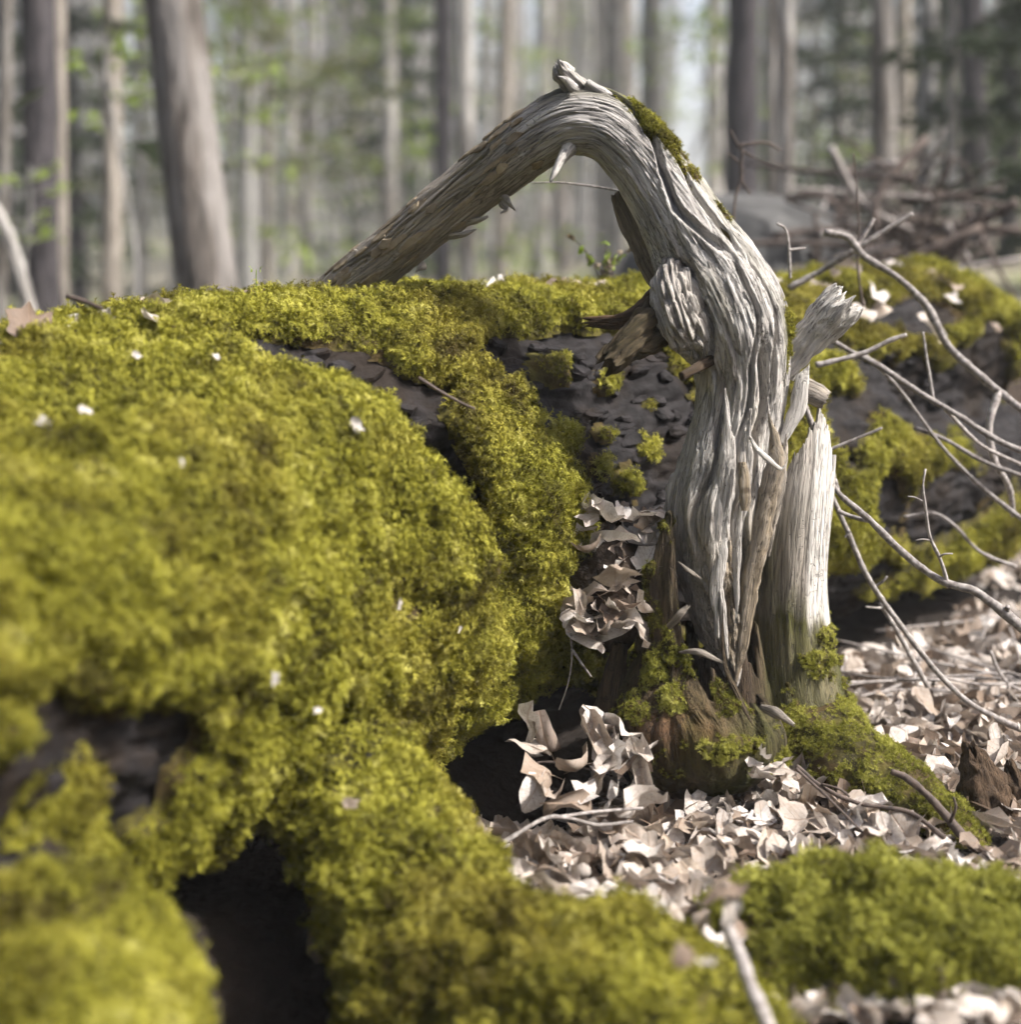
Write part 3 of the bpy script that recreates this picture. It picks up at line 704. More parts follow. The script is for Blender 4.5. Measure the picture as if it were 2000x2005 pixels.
# broken shells: a tube wall with a jagged top, open inside
def shell(name, pts, rads, H, nv, nu, seed, mat, wall=.02, attrf=None, amp=.1, fine=.006, squash=1.0, parent=None):
    """pts from bottom to top; H(theta) in 0..1 = share of the spine the wall reaches"""
    c = np.array([pix(*p) for p in pts]); r = np.array([pr(x, p[2]) for x, p in zip(rads, pts)])
    S = cr(np.concatenate([c, r[:, None]], 1), 200)
    th = np.linspace(0, 2 * np.pi, nu, endpoint=False)
    h = np.clip(H(th), .02, 1)
    rows = np.linspace(0, 1, nv)
    U = rows[:, None] * h[None, :]
    idx = U * 199; k = np.clip(idx.astype(int), 0, 198); f = (idx - k)[..., None]
    SS = S[k] * (1 - f) + S[k + 1] * f
    hl = np.linalg.norm(np.diff(c, axis=0), axis=1).sum()
    TH = np.broadcast_to(th, U.shape); R = SS[..., 3]; Lg = U * hl
    g = np.stack([np.cos(TH) * R, np.sin(TH) * R, Lg], -1)
    R2 = R * (1 + amp * pn(g * (9, 9, 5), seed)) + fine * fbm(g * (46, 46, 4), 3, seed + 1) - fine * (1 - np.abs(fbm(g * (22, 22, 2), 2, seed + 2))) ** 4
    D = np.stack([np.sin(TH), -np.cos(TH) * squash, TH * 0], -1)      # theta 0 faces the camera, 90 deg = right
    Po = SS[..., :3] + D * R2[..., None]
    Pi = SS[..., :3] + D * np.maximum(R2 - wall * (1.1 - .7 * rows[:, None]), .004)[..., None]
    Vv = np.concatenate([Po.reshape(-1, 3), Pi[::-1].reshape(-1, 3)])
    Q = grid_faces(nv * 2, nu)
    gg = np.concatenate([g.reshape(-1, 3), g[::-1].reshape(-1, 3) + 5])
    at = {'grain': gg}
    thd = np.degrees((np.concatenate([TH.ravel(), TH[::-1].ravel()]) + np.pi) % (2 * np.pi) - np.pi)
    lv = np.concatenate([Lg.ravel(), Lg[::-1].ravel()]) / hl
    inner = np.concatenate([np.zeros(Lg.size), np.ones(Lg.size)])
    at.update(attrf(lv, thd, gg, inner))
    o = mk(name, Vv, Q, M[mat], parent or snag, attrs=at)
    return o, Po.reshape(-1, 3), grid_faces(nv, nu), lv[:Lg.size], thd[:Lg.size], gg[:Lg.size]
def jag(th, seed, f=3.0, a=1.0):
    q = np.stack([np.cos(th) * f, np.sin(th) * f, th * 0 + seed * .37], -1)
    return a * (pn(q, seed) + .6 * pn(q * 2.3, seed + 1) + .45 * pn(q * 5.1, seed + 2))
# right-hand slab with the bare white face
def H_slab(th):
    d = (np.degrees(th) + 180) % 360 - 180
    return np.interp(d, [-180, -100, -40, 0, 22, 40, 55, 66, 80, 100, 130, 180], [.55, .6, .8, .93, 1.0, .93, .85, .87, .80, .78, .5, .55]) + jag(th, 5, 6, .035)
def A_slab(lv, thd, g, inner):
    n = fbm(g * (12, 12, 3), 3, 301)
    low = 1 - sst(.43, .50, lv + .03 * pn(g * (60, 60, 4), 5))
    band = sst(12, 20, thd + 5 * n) * (1 - sst(62, 72, thd + 5 * n))
    fr_ = np.clip(band * (1 - low) * 1.6 * (.55 + .45 * sst(.78, .55, lv)) + .35 * (1 - low) * sst(.6, .8, lv), 0, 1) * (1 - inner) + inner * .4
    tn = np.clip((1 - band) * .5 + low * .95, 0, 1)
    al = np.clip((low * 1.0 + (1 - band) * .75 * (1 - sst(.6, .85, lv))) * sst(-.6, 0, n), 0, 1) * (1 - inner)
    return {'fresh': fr_, 'tan': tn, 'algae': al}
slab, SV, SQ, sl_, st_, sg_ = shell('split_slab', [(1585, 1540, 2.92), (1570, 1440, 2.92), (1552, 1330, 2.92), (1543, 1200, 2.92), (1545, 1080, 2.92), (1556, 960, 2.925), (1566, 870, 2.93), (1572, 790, 2.93)],
      [140, 118, 98, 84, 78, 77, 73, 66], H_slab, 260, 200, 21, 'wood', .022, A_slab, .05, .004)
slab['label'] = 'split outer slab of the trunk with bare white wood above and mossy bark below'
n_ = fbm(SV * 22, 3, 15)
ms = np.clip(1.5 * (1 - sst(.10, .26, sl_ + .10 * n_)) * sst(-30, 10, st_) + 1.1 * np.exp(-((sl_ - .43) / .035) ** 2) * sst(12, 24, st_) * (1 - sst(66, 90, st_))
             + 1.2 * np.exp(-((sl_ - .31) / .05) ** 2) * np.exp(-((st_ - 46) / 12) ** 2) + .9 * np.exp(-((st_ - 84) / 12) ** 2) * (1 - sst(.5, .6, sl_)) + .8 * np.exp(-((sl_ - .30) / .03) ** 2) * np.exp(-((st_ - 22) / 8) ** 2) + (n_ - .25) * 1.2 + .75 * sst(-.1, .35, n_) * (1 - sst(.36, .45, sl_)), 0, 1) * (st_ > -60)
moss_on(slab, SV, SQ, ms, 42000, .42, .008, 'moss_green', 9, .4)
# dark rotten stump wood on the left, bulging at the foot
def H_rot(th):
    d = (np.degrees(th) + 180) % 360 - 180
    return np.interp(d, [-180, -120, -80, -52, -40, -30, -18, -8, 4, 16, 24, 34, 46, 60, 90, 140, 180], [.5, .6, .66, .80, .95, 1.0, .88, .60, .42, .36, .44, .40, .30, .30, .26, .3, .5]) + jag(th, 8, 7, .03)
def A_rot(lv, thd, g, inner):
    n = fbm(g * (7, 7, 5), 3, 305)
    return {'fresh': g[:, 0] * 0, 'tan': np.clip(np.exp(-((lv - .25) / .12) ** 2) * np.exp(-((thd + 15) / 35) ** 2) * 1.1, 0, 1), 'algae': np.clip(.35 + 1.0 * n, 0, 1) * (1 - inner)}
rot, RV, RQ, rl_, rt_, rg_ = shell('rotten_stump_wood', [(1372, 1525, 2.74), (1372, 1470, 2.74), (1362, 1400, 2.74), (1345, 1310, 2.76), (1338, 1220, 2.78), (1335, 1120, 2.79), (1335, 1040, 2.80), (1335, 985, 2.80)],
      [110, 165, 168, 118, 98, 84, 72, 62], H_rot, 220, 200, 31, 'wood_dark', .03, A_rot, .14, .010, .9)
rot['label'] = 'dark rotten jagged stump wood with green moss at the foot'
n_ = fbm(RV * 18, 3, 25)
ms = np.clip((n_ + .04) * 2.6 + .5 * np.exp(-((rl_ - .5) / .2) ** 2), 0, 1) * (np.abs(rt_) < 110) * sst(.04, .12, rl_)
moss_on(rot, RV, RQ, ms, 36000, .36, .005, 'moss_green', 13, .3)
def H_in(th): return .55 + jag(th, 12, 4, .16)
shell('rotten_stump_wood', [(1440, 1530, 2.86), (1430, 1400, 2.86), (1420, 1280, 2.86), (1410, 1150, 2.86), (1405, 1040, 2.86)], [120, 100, 84, 70, 60], H_in, 90, 90, 33, 'wood_dark', .03, A_rot, .14, .008)
# loose rotten splinters around the stump
for k, (q, rr_, mt_) in enumerate((([(1310, 1228, 2.66), (1330, 1205, 2.64), (1347, 1188, 2.64)], [8, 9, 6], 'wood_bark'), ([(1330, 1278, 2.63), (1370, 1280, 2.61), (1412, 1296, 2.60)], [4, 8, 3], 'wood_bark'), ([(1330, 1100, 2.68), (1352, 1120, 2.66), (1370, 1132, 2.66)], [3, 6, 3], 'wood_bark'),
     ([(1490, 1385, 2.66), (1520, 1398, 2.63), (1555, 1420, 2.61)], [7, 12, 4], 'wood_bark'), ([(1415, 1180, 2.70), (1420, 1300, 2.68), (1450, 1370, 2.65), (1475, 1420, 2.62)], [3, 6, 7, 3], 'wood_dark'), ([(1180, 1500, 2.74), (1195, 1380, 2.76), (1215, 1260, 2.78)], [38, 34, 18], 'wood_dark'))):
    woodpart('rotten_splinter', q, rr_, 40, 20, 280 + k, mt_, amp=.25, algv=.1, squash=.6, jag1=.012)
# mossy root foot spreading to the right
D_ = [(1540, 1440, 2.90), (1610, 1460, 2.84), (1690, 1525, 2.74), (1775, 1590, 2.64), (1860, 1640, 2.55), (1930, 1680, 2.48)]
mossy_root([pix(*p) for p in D_], [.10, .092, .082, .070, .045, .016], 90, 70, 71, parent=snag, kind='moss_green', dens=38000, size=.42, thick=.008, lump=.35, mat='wood_dark', name='root')

# ------------------------------------------------------------------ dead leaves
def leaf_mesh(kind, seed, size):
    r = random.Random(seed)
    if kind == 'maple':
        tips = [(90, 1.0), (70, .66), (45, .92), (20, .58), (2, .78), (-25, .52), (-60, .36), (-90, .18), (-120, .36), (205, .52), (178, .78), (160, .58), (135, .92), (110, .66)]
        ol = []
        for k in range(len(tips)):
            a, q = tips[k]; ol.append((math.radians(a), q * r.uniform(.88, 1.1)))
    elif kind == 'oval':
        ol = []
        for k in range(16):
            a = math.pi / 2 + 2 * math.pi * k / 16
            x, y = math.cos(a) * .46, math.sin(a)
            q = math.hypot(x, y) * r.uniform(.92, 1.05)
            ol.append((math.atan2(y, x), q))
    else:
        ol = [(2 * math.pi * k / 11, r.uniform(.35, 1.0)) for k in range(11)]
    curl = r.uniform(.2, 1.6) * r.choice((-1, 1)); fold = r.uniform(-.6, .9); tw = r.uniform(-.8, .8); ph = r.uniform(0, 6)
    n = len(ol); V = [(0, 0, 0)]
    rings = (.33, .68, 1.0)
    for f in rings:
        for a, q in ol: V.append((math.cos(a) * q * f, math.sin(a) * q * f, 0))
    W = []
    for x, y, z in V:
        z = fold * abs(x) * .55 + .20 * math.sin(5 * x + ph) * math.sin(4 * y + 2 * ph) * (x * x + y * y) ** .5 * 2 + tw * x * y * .5
        # curl up along the length
        k = curl; yy = math.sin(y * k) / k; z2 = z * math.cos(y * k) + (1 - math.cos(y * k)) / k * .9
        if kind == 'oval' and seed % 3 == 0:      # rolled leaf
            k3 = 4.2; z2 += (1 - math.cos(x * k3)) / k3; x = math.sin(x * k3) / k3
        W.append((x, yy, z2))
    F = [(0, 1 + i, 1 + (i + 1) % n) for i in range(n)]
    for q in range(len(rings) - 1):
        for i in range(n):
            i2 = (i + 1) % n; b0 = 1 + q * n; b1 = 1 + (q + 1) * n
            F.append((b0 + i, b1 + i, b1 + i2, b0 + i2))
    if kind != 'bit':                              # leaf stalk
        b0 = len(W); k = min(W, key=lambda v: v[1])
        W += [(-.02, -.15, .02), (.02, -.15, .02), (.015, -.75, .12), (-.015, -.75, .12)]; F.append((b0, b0 + 1, b0 + 2, b0 + 3))
    FC[(kind, seed)] = np.array(V + [(0, 0, 0)] * (len(W) - len(V)))
    return np.array(W) * size, F
FC = {}
LEAVES = []
for k in range(14):
    kind = ('maple', 'oval', 'oval', 'bit', 'oval', 'oval', 'maple')[k % 7]
    LEAVES.append((kind,) + leaf_mesh(kind, 40 + k, (.055 if kind == 'maple' else .058) if kind != 'bit' else .038))
LME = []
for k, (kind, V_, F_) in enumerate(LEAVES):
    LME.append(mesh_from('dead_leaf', V_, F_, M['leaf'], True, {'tone': np.full(len(V_), k * .137 % 1), 'flat': FC[(kind, 40 + k)]}))
LADJ = ['lobed' if k_ == 'maple' else 'torn' if k_ == 'bit' else ('rolled' if (40 + i_) % 3 == 0 else 'oval') for i_, (k_, _, _) in enumerate(LEAVES)]
def leaf_obj(c, rot, sc, label, group, mi=None, name='dead_leaf'):
    mi = rb.randrange(len(LME)) if mi is None else mi
    if group and 'scrap' not in label: label = LADJ[mi] + ' ' + label; group = LADJ[mi] + ' ' + group
    o = bpy.data.objects.new(name, LME[mi]); COL.objects.link(o)
    o.location = c; o.rotation_euler = rot; o.scale = (sc,) * 3
    return tag(o, label, 'leaf', group)
rl = random.Random(21)
def rot_rand(t=.6): return (rl.gauss(0, t), rl.gauss(0, t), rl.uniform(0, 6.28))
def blocked(x, y):
    dx, dy = x - LC[0], y - LC[1]; s = (dx - dy) * A2; a = (dx + dy) * A2
    if abs(s) < .40 + .15 * sst(-.2, -1.2, a) and -1.9 < a < 2.4: return True
    if ((x + .30) / .2) ** 2 + ((y - 1.8) / .4) ** 2 < 1: return True
    return (x - .40) ** 2 + (y - 2.86) ** 2 < .13 ** 2
G1 = 'dead leaves on the ground in front of the stump'; T1 = 'pale brown dead leaf in the litter in front of the rotten stump'
G2 = 'dead leaves on the ground beside the long bare branches'; T2 = 'pale dead leaf on the forest floor under the bare branches right of the stump'
cnt = 0
while cnt < 96:                                   # in front of the stump
    p = pix(rl.uniform(830, 1800), 1600, 1); x0 = p[0]
    y = rl.uniform(2.12, 2.72); x = x0 * y
    if blocked(x, y): continue
    leaf_obj((x, y, float(gz(x, y)) + rl.uniform(.008, .05)), rot_rand(.32), rl.uniform(.6, 1.1), T1, G1); cnt += 1
cnt = 0
while cnt < 58:
    y = rl.uniform(2.7, 4.3); x = (rl.uniform(1590, 2020) - 1000) / FOC * y
    if blocked(x, y): continue
    leaf_obj((x, y, float(gz(x, y)) + rl.uniform(.008, .045)), rot_rand(.45), rl.uniform(.75, 1.25), T2, G2); cnt += 1
# the pocket of leaves between log and stump: heaped on a slope of soil
G3 = 'dead leaves heaped in the pocket between log and stump'; T3 = 'curled dead leaf heaped in the pocket between the log and the stump'
PK = []
for k in range(66):
    py = rl.uniform(985, 1245); f = (py - 985) / 260
    px = rl.uniform(1125, 1285 - 35 * f); Y = 2.82 - .13 * f + rl.uniform(-.02, .05)
    leaf_obj(pix(px, py, Y), (rl.gauss(.45, .35), rl.gauss(0, .35), rl.uniform(0, 6.28)), rl.uniform(.55, 1.05), T3, G3)
hv, hf = leaf_mesh('maple', 103, .058)
hero = mk('dead_leaf', hv, hf, M['leaf'], attrs={'tone': np.full(len(hv), .62), 'flat': FC[('maple', 103)]}, smooth=True)
hero.location = pix(1205, 1125, 2.60); hero.rotation_euler = (1.05, .15, math.radians(190)); tag(hero, 'broad grey maple leaf lying on the heap between log and stump', 'leaf')
pk = [(1130, 1000, 2.86), (1290, 1000, 2.9), (1300, 1260, 2.76), (1150, 1260, 2.74)]
Vp, Fp, _ = tube([pix(1200, 1030, 2.96), pix(1205, 1090, 2.88), pix(1200, 1160, 2.82), pix(1190, 1260, 2.84)], [.05, .085, .085, .04], 30, 24, lambda L, T, p, R: R * .25 * pn(p * 14, 3))
o = mk('soil_heap', Vp, Fp, M['soil']); tag(o, 'dark soil and rotten leaf heap between the log and the stump', 'soil')
G4 = 'dead leaves at the dark hollow under the log'; T4 = 'brown dead leaf tilted up at the dark hollow between log and stump foot'
for k in range(26):
    px, py = rl.uniform(1020, 1290), rl.uniform(1400, 1580)
    Y = 2.70 - (py - 1400) / 180 * .22
    leaf_obj(pix(px, py, Y), (rl.gauss(.5, .6), rl.gauss(0, .6), rl.uniform(0, 6.28)), rl.uniform(.8, 1.3), T4, G4)
for k in range(8):
    px, py = rl.uniform(1480, 1560), rl.uniform(1470, 1540)
    leaf_obj(pix(px, py, 2.60), (rl.gauss(.2, .4), rl.gauss(0, .4), rl.uniform(0, 6.28)), rl.uniform(.5, .8), T1, G1)
# leaves lying on the moss of the log
def on_log(a0, t0, lift=.03): 
    c = log_pt(a0, t0); nn = nrm(c - (LC + LA * a0)); return c + nn * lift, nn
def log_leaf(a0, t0, sc, label, group=None, mi=None, lift=.045):
    c, nn = on_log(a0, t0, lift); q = Vector(nn).to_track_quat('Z', 'Y').to_euler()
    o = leaf_obj(c, q, sc, label, group, mi); o.rotation_euler.rotate_axis('Z', rl.uniform(0, 6.28)); o.rotation_euler.rotate_axis('X', rl.gauss(0, .25))
    return o
for a0, t0, sc in ((-.83, 4, 1.5), (-.74, 2, 1.3), (-.69, 6, 1.2), (-.63, 3, 1.0), (-.58, 8, .8), (-.50, 14, .7), (-.95, 5, 1.4)):
    log_leaf(a0, t0, sc, 'pale dead leaf on the crest of the mossy log away from the limb', 'leaves on the near crest of the log')
for a0, t0, sc in ((-.43, 2, .8), (-.36, -2, .7), (-.2, 0, .6), (.05, 2, .7), (.28, -3, .9), (.5, -6, 1.1), (.62, -2, 1.2), (.68, -6, 1.2), (.74, 2, 1.2)):
    log_leaf(a0, t0, sc, 'small curled dead leaf on the log crest under the arching limb', 'leaves on the crest under the arch')
for k in range(34):
    a0 = rl.uniform(1.15, 2.3); t0 = rl.uniform(-25, 42)
    log_leaf(a0, t0, rl.uniform(.8, 1.35), 'pale dead leaf on the far mossy end of the log behind the stump', 'leaves on the far end of the log')
log_leaf(-.235, 52, .8, 'crumpled brownish leaf on bare bark in the groove of the log', lift=.02)
log_leaf(-.09, 66, .75, 'small white dead leaf in the groove of the mossy log', lift=.03)
log_leaf(-.02, 82, .6, 'faded leaf scrap caught in hanging moss below the groove')
BITS = 'pale scraps lying on the log moss'
for px_a, t0, sc in ((-.86, 44, .9), (-.78, 43, .8), (-.37, 60, 1.0), (-.35, 88, .7), (-.66, 92, .8), (-.50, 36, .6), (-.97, 40, .6), (-.75, 60, .5), (-.62, 30, .6), (-.2, 95, .5), (-.55, 100, .55)):
    o = log_leaf(px_a, t0, sc * .55, 'pale scrap of dead leaf resting on the open moss flank', BITS, mi=3, lift=.072)
    o.data = o.data.copy(); o.data.materials[0] = M['petal']; o.name = 'leaf_scrap'
# leaves on the front roots
for px, py, Y, sc, lab in ((1420, 1745, 1.90, .75, 'pale curled leaf on the saddle between the two front roots'), (1345, 1860, 1.63, .5, 'greyish leaf on the wide mossy front root'), (1380, 1890, 1.63, .42, 'mauve-brown leaf scrap on the wide mossy front root'), (1430, 1760, 1.90, .8, 'crumpled leaf between the two front roots'), (690, 1575, 2.10, .5, 'tan leaf on the root crest beside the dark hollow')):
    leaf_obj(pix(px, py, Y), rot_rand(.4), sc, lab, None)
for k in range(12):
    x, y = rl.uniform(.55, .72), rl.uniform(1.62, 1.85)
    leaf_obj((x, y, float(gz(x, y)) + rl.uniform(.01, .04)), rot_rand(.4), rl.uniform(.8, 1.1), 'dead leaf below the green mossy root end', 'leaves below the green root')
for k in range(12):
    px = rl.uniform(1370, 1500); y = rl.uniform(1.78, 2.05); x = (px - 1000) / FOC * y
    leaf_obj((x, y, float(gz(x, y)) + rl.uniform(.03, .09)), rot_rand(.35), rl.uniform(.5, .9), 'dead leaf beside the lichen-covered stick between the front roots', 'leaves between the two front roots')
# the uncounted rest of the litter, one object
def litter(n, fn, name, label, smin=.7, smax=1.25):
    VV, FF, TN, FL, off = [], [], [], [], 0
    for k in range(n):
        x, y = fn()
        if blocked(x, y): continue
        li = rl.randrange(len(LEAVES)); kind, V_, F_ = LEAVES[li]; FL.append(FC[(kind, 40 + li)])
        R_ = np.array(Vector((rl.gauss(0, .4), rl.gauss(0, .4), 0)).length and __import__('mathutils').Euler(rot_rand(.4)).to_matrix())
        P_ = V_ * rl.uniform(smin, smax) @ R_.T + np.array((x, y, float(gz(x, y)) + rl.uniform(.0, .03)))
        VV.append(P_); TN.append(np.full(len(V_), rl.random())); FF += [tuple(i + off for i in f) for f in F_]; off += len(V_)
    o = mk(name, np.concatenate(VV), FF, M['leaf'], attrs={'tone': np.concatenate(TN), 'flat': np.concatenate(FL)}); tag(o, label, 'leaf litter', kind='stuff'); return o
def f1():
    y = rl.uniform(1.5, 2.9); return (rl.uniform(600, 2100) - 1000) / FOC * y, y
def f2():
    y = 2.7 + 6 * rl.random() ** 1.6; return (rl.uniform(1450, 2250) - 1000) / FOC * y, y
litter(1400, f1, 'leaf_litter', 'carpet of pale brown dead leaves in front of the stump', .7, 1.15)
litter(2900, f2, 'leaf_litter', 'carpet of dead leaves stretching away right of the stump', .8, 1.4)

# ------------------------------------------------------------------ bare branches and twigs
def twig(pts, r0, r1, label, mat='twig', name='bare_branch', nv=40, sub=(), seed=0, group=None, cat='branch', kids='side_twig'):
    P_ = [pix(*p) for p in pts]
    K = len(pts)
    rads = [.8 * pr(r0 + (r1 - r0) * i / (K - 1), pts[i][2]) * random.Random(seed * 31 + i).uniform(.85, 1.15) for i in range(K)]
    def dsp(L, T, p, R): return R * (.2 * pn(p * 25, seed) + .18 * pn(p * 70, seed + 1) + .35 * np.maximum(0, pn(p * 18, seed + 2) - .35))
    V, F, _ = tube(P_, rads, nv, 10, dsp, seed=seed)
    if not sub:
        o = mk(name, V, F, M[mat], loc=P_[-1]); return tag(o, label, cat, group)
    e = empty(name, tuple(P_[0]), label, cat, group)
    mk('stem', V, F, M[mat], e)
    for k, (q, a, b_) in enumerate(sub):
        V, F, _ = tube([pix(*p) for p in q], [pr(a + (b_ - a) * i / (len(q) - 1), q[i][2]) for i in range(len(q))], 18, 8, dsp, seed=seed + k)
        mk(kids, V, F, M[mat], e)
    return e
twig([(1622, 935, 3.0), (1645, 968, 2.98), (1700, 1015, 2.96), (1780, 1092, 2.94), (1850, 1140, 2.92), (1905, 1155, 2.91), (1965, 1198, 2.90), (2040, 1262, 2.88), (2120, 1330, 2.86)], 7, 13, 'grey bare branch leaning up behind the slab, with thin upright twig', seed=1, nv=70,
     sub=[([(1858, 1150, 2.92), (1842, 1095, 2.91), (1822, 1052, 2.905), (1812, 985, 2.90), (1808, 950, 2.90), (1813, 918, 2.90)], 4, 1.8), ([(1822, 1058, 2.905), (1806, 1056, 2.90), (1794, 1058, 2.90)], 2.4, 1.2), ([(1808, 982, 2.90), (1792, 974, 2.90), (1778, 972, 2.90)], 2.2, 1.1), ([(1838, 1092, 2.91), (1850, 1085, 2.90), (1866, 1084, 2.90)], 2.4, 1.2), ([(1972, 1200, 2.9), (1974, 1188, 2.89)], 6, 5)])
twig([(1625, 960, 3.12), (1660, 1040, 3.11), (1700, 1130, 3.10), (1765, 1225, 3.08), (1835, 1315, 3.06), (1905, 1380, 3.04), (2010, 1432, 3.0), (2120, 1480, 2.98)], 6, 10, 'long straight bare branch sloping from the slab down to the leaves', seed=2, nv=60,
     sub=[([(1712, 1150, 3.1), (1730, 1138, 3.09), (1738, 1128, 3.09)], 3, 2), ([(1735, 1190, 3.1), (1715, 1190, 3.08), (1695, 1188, 3.08)], 3, 2), ([(1665, 1040, 3.1), (1655, 1052, 3.1)], 3, 2)])
twig([(1725, 1180, 3.18), (1760, 1240, 3.17), (1790, 1295, 3.16), (1818, 1345, 3.15)], 6, 7, 'short bare stick parallel to the long straight branch', seed=3)
twig([(1640, 1000, 3.05), (1670, 1012, 3.04), (1700, 1020, 2.99)], 6, 5, 'short bare stick joining the two branches at the slab', seed=31)
twig([(1615, 455, 3.5), (1660, 465, 3.5), (1690, 500, 3.48), (1760, 545, 3.46), (1815, 600, 3.44), (1860, 680, 3.42), (1925, 740, 3.40), (1980, 785, 3.38), (2060, 840, 3.35)], 8, 10, 'thick pale bare branch crossing above the far end of the log', seed=4, nv=60,
     sub=[([(1958, 765, 3.39), (1942, 810, 3.37), (1938, 850, 3.36), (1950, 905, 3.35), (1975, 950, 3.35), (1985, 1010, 3.4)], 8, 5), ([(1680, 480, 3.5), (1700, 450, 3.5), (1712, 428, 3.5)], 4, 3)])
twig([(1545, 565, 3.55), (1600, 535, 3.55), (1650, 505, 3.53), (1690, 480, 3.52), (1740, 448, 3.52), (1788, 418, 3.52)], 8, 7, 'pale forked bare branch rising behind the flared stub', seed=5)
twig([(1605, 650, 3.3), (1660, 685, 3.3), (1720, 715, 3.29), (1800, 768, 3.28), (1880, 815, 3.27), (1960, 865, 3.26), (2060, 905, 3.25)], 6, 8, 'slim bare branch slanting across the mossy far flank', seed=6, nv=50,
     sub=[([(1830, 790, 3.28), (1815, 700, 3.3), (1808, 650, 3.3)], 3, 2), ([(1850, 800, 3.28), (1920, 870, 3.3), (2000, 910, 3.3)], 4, 3)])
twig([(1598, 715, 3.25), (1650, 703, 3.25), (1700, 688, 3.25), (1740, 668, 3.25), (1776, 655, 3.25)], 7, 5, 'short pale broken stick crossing the slim bare branch', seed=7)
twig([(1790, 838, 3.35), (1850, 860, 3.34), (1930, 905, 3.33), (2040, 945, 3.3)], 5, 6, 'thin bare branch low on the far flank, lower of a pair', seed=8)
twig([(1690, 690, 3.35), (1760, 760, 3.35), (1850, 880, 3.33), (1930, 960, 3.32), (2020, 1030, 3.3)], 4, 6, 'thin grey twig running steeply down past the far flank', seed=9)
twig([(1576, 790, 3.1), (1590, 830, 3.1), (1615, 880, 3.1), (1640, 960, 3.1)], 6, 7, 'slender bare stick directly behind the split slab', seed=10)
twig([(1622, 882, 3.15), (1670, 862, 3.15), (1728, 838, 3.15)], 5, 4, 'short twig pointing up from behind the slab over moss', seed=12)
twig([(1548, 545, 3.3), (1545, 480, 3.3), (1538, 448, 3.3), (1522, 438, 3.3)], 4, 3, 'thin upright twig behind the trunk above the flared stub', seed=13, sub=[([(1546, 490, 3.3), (1560, 488, 3.3), (1578, 486, 3.3)], 3, 2)])
twig([(1690, 600, 3.6), (1680, 520, 3.6), (1682, 430, 3.6), (1672, 300, 3.6)], 3, 2, 'very thin upright twig among the pale forked branches', seed=14, mat='twig_dark')
twig([(1745, 1510, 2.58), (1775, 1522, 2.57), (1820, 1560, 2.54), (1870, 1618, 2.50), (1925, 1680, 2.45)], 9, 12, 'brown stick lying across the bright mossy root foot', seed=15, mat='twig_dark', sub=[([(1862, 1608, 2.5), (1872, 1580, 2.49), (1868, 1560, 2.49)], 4, 2)])
twig([(1560, 1500, 2.62), (1610, 1540, 2.58), (1680, 1572, 2.55), (1780, 1590, 2.52), (1850, 1640, 2.46)], 6, 7, 'thin mossy stick along the near edge of the root foot', seed=16, mat='twig_dark', sub=[([(1610, 1535, 2.58), (1645, 1545, 2.55), (1665, 1560, 2.54)], 3, 2)])
twig([(1560, 1505, 2.58), (1620, 1560, 2.52), (1690, 1630, 2.45)], 4, 3, 'dark thin twig on the pale leaves below the root foot', seed=17, mat='twig_dark')
twig([(985, 1650, 2.36), (1030, 1622, 2.38), (1075, 1600, 2.41), (1120, 1603, 2.42), (1170, 1615, 2.42), (1240, 1608, 2.43)], 6, 4, 'pale curved twig on the leaves below the near mossy bulge', seed=18, sub=[([(1095, 1600, 2.415), (1160, 1590, 2.44), (1260, 1582, 2.46)], 4, 3)])
twig([(1650, 1370, 3.25), (1750, 1352, 3.3), (1850, 1352, 3.3), (1930, 1362, 3.3), (2040, 1362, 3.28)], 4, 4, 'thin pale stick lying flat on the leaves by the slab', seed=19)
twig([(1940, 1275, 3.3), (1960, 1320, 3.3), (1985, 1345, 3.28), (2060, 1365, 3.25)], 5, 4, 'curved grey twig lifted above the sunlit leaves', seed=20, sub=[([(1975, 1340, 3.28), (1980, 1380, 3.28), (1975, 1420, 3.28)], 4, 3)])
twig([(1770, 1012, 3.4), (1830, 1005, 3.4), (1870, 1030, 3.4), (1920, 1080, 3.4), (1990, 1110, 3.4)], 4, 5, 'thin arched twig behind the upright twiglet', seed=22)
twig([(1430, 255, 3.9), (1450, 290, 3.9), (1490, 315, 3.9), (1540, 330, 3.9)], 3, 2, 'fine blurred twig hanging beside the pale lit trunk', seed=23, mat='twig_dark', sub=[([(1448, 285, 3.9), (1500, 280, 3.9), (1530, 295, 3.9)], 3, 2), ([(1455, 295, 3.9), (1452, 350, 3.9), (1470, 380, 3.9)], 3, 2), ([(1425, 300, 3.9), (1455, 330, 3.9), (1440, 390, 3.9), (1430, 560, 3.9)], 2, 3)])
twig([(1040, 358, 3.3), (1100, 358, 3.3), (1180, 368, 3.3), (1225, 378, 3.2)], 2, 3, 'hair-thin twig stretching across under the arch', seed=24)
twig([(1118, 1240, 2.70), (1120, 1290, 2.70), (1112, 1340, 2.70), (1095, 1390, 2.70)], 3, 2, 'thin hanging rootlet in the dark hollow under the log', seed=25, sub=[([(1120, 1270, 2.70), (1140, 1300, 2.70), (1158, 1325, 2.69)], 3, 2)])
twig([(1022, 1510, 2.60), (1060, 1492, 2.60), (1130, 1500, 2.60), (1200, 1520, 2.60)], 4, 3, 'arched twig in front of the hollow under the log', seed=26, mat='twig_dark')
twig([(1425, 1815, 1.90), (1452, 1880, 1.82), (1478, 1950, 1.76), (1530, 2060, 1.7)], 17, 20, 'pale lichen-covered stick lying between the two front roots', seed=27, mat='twig')
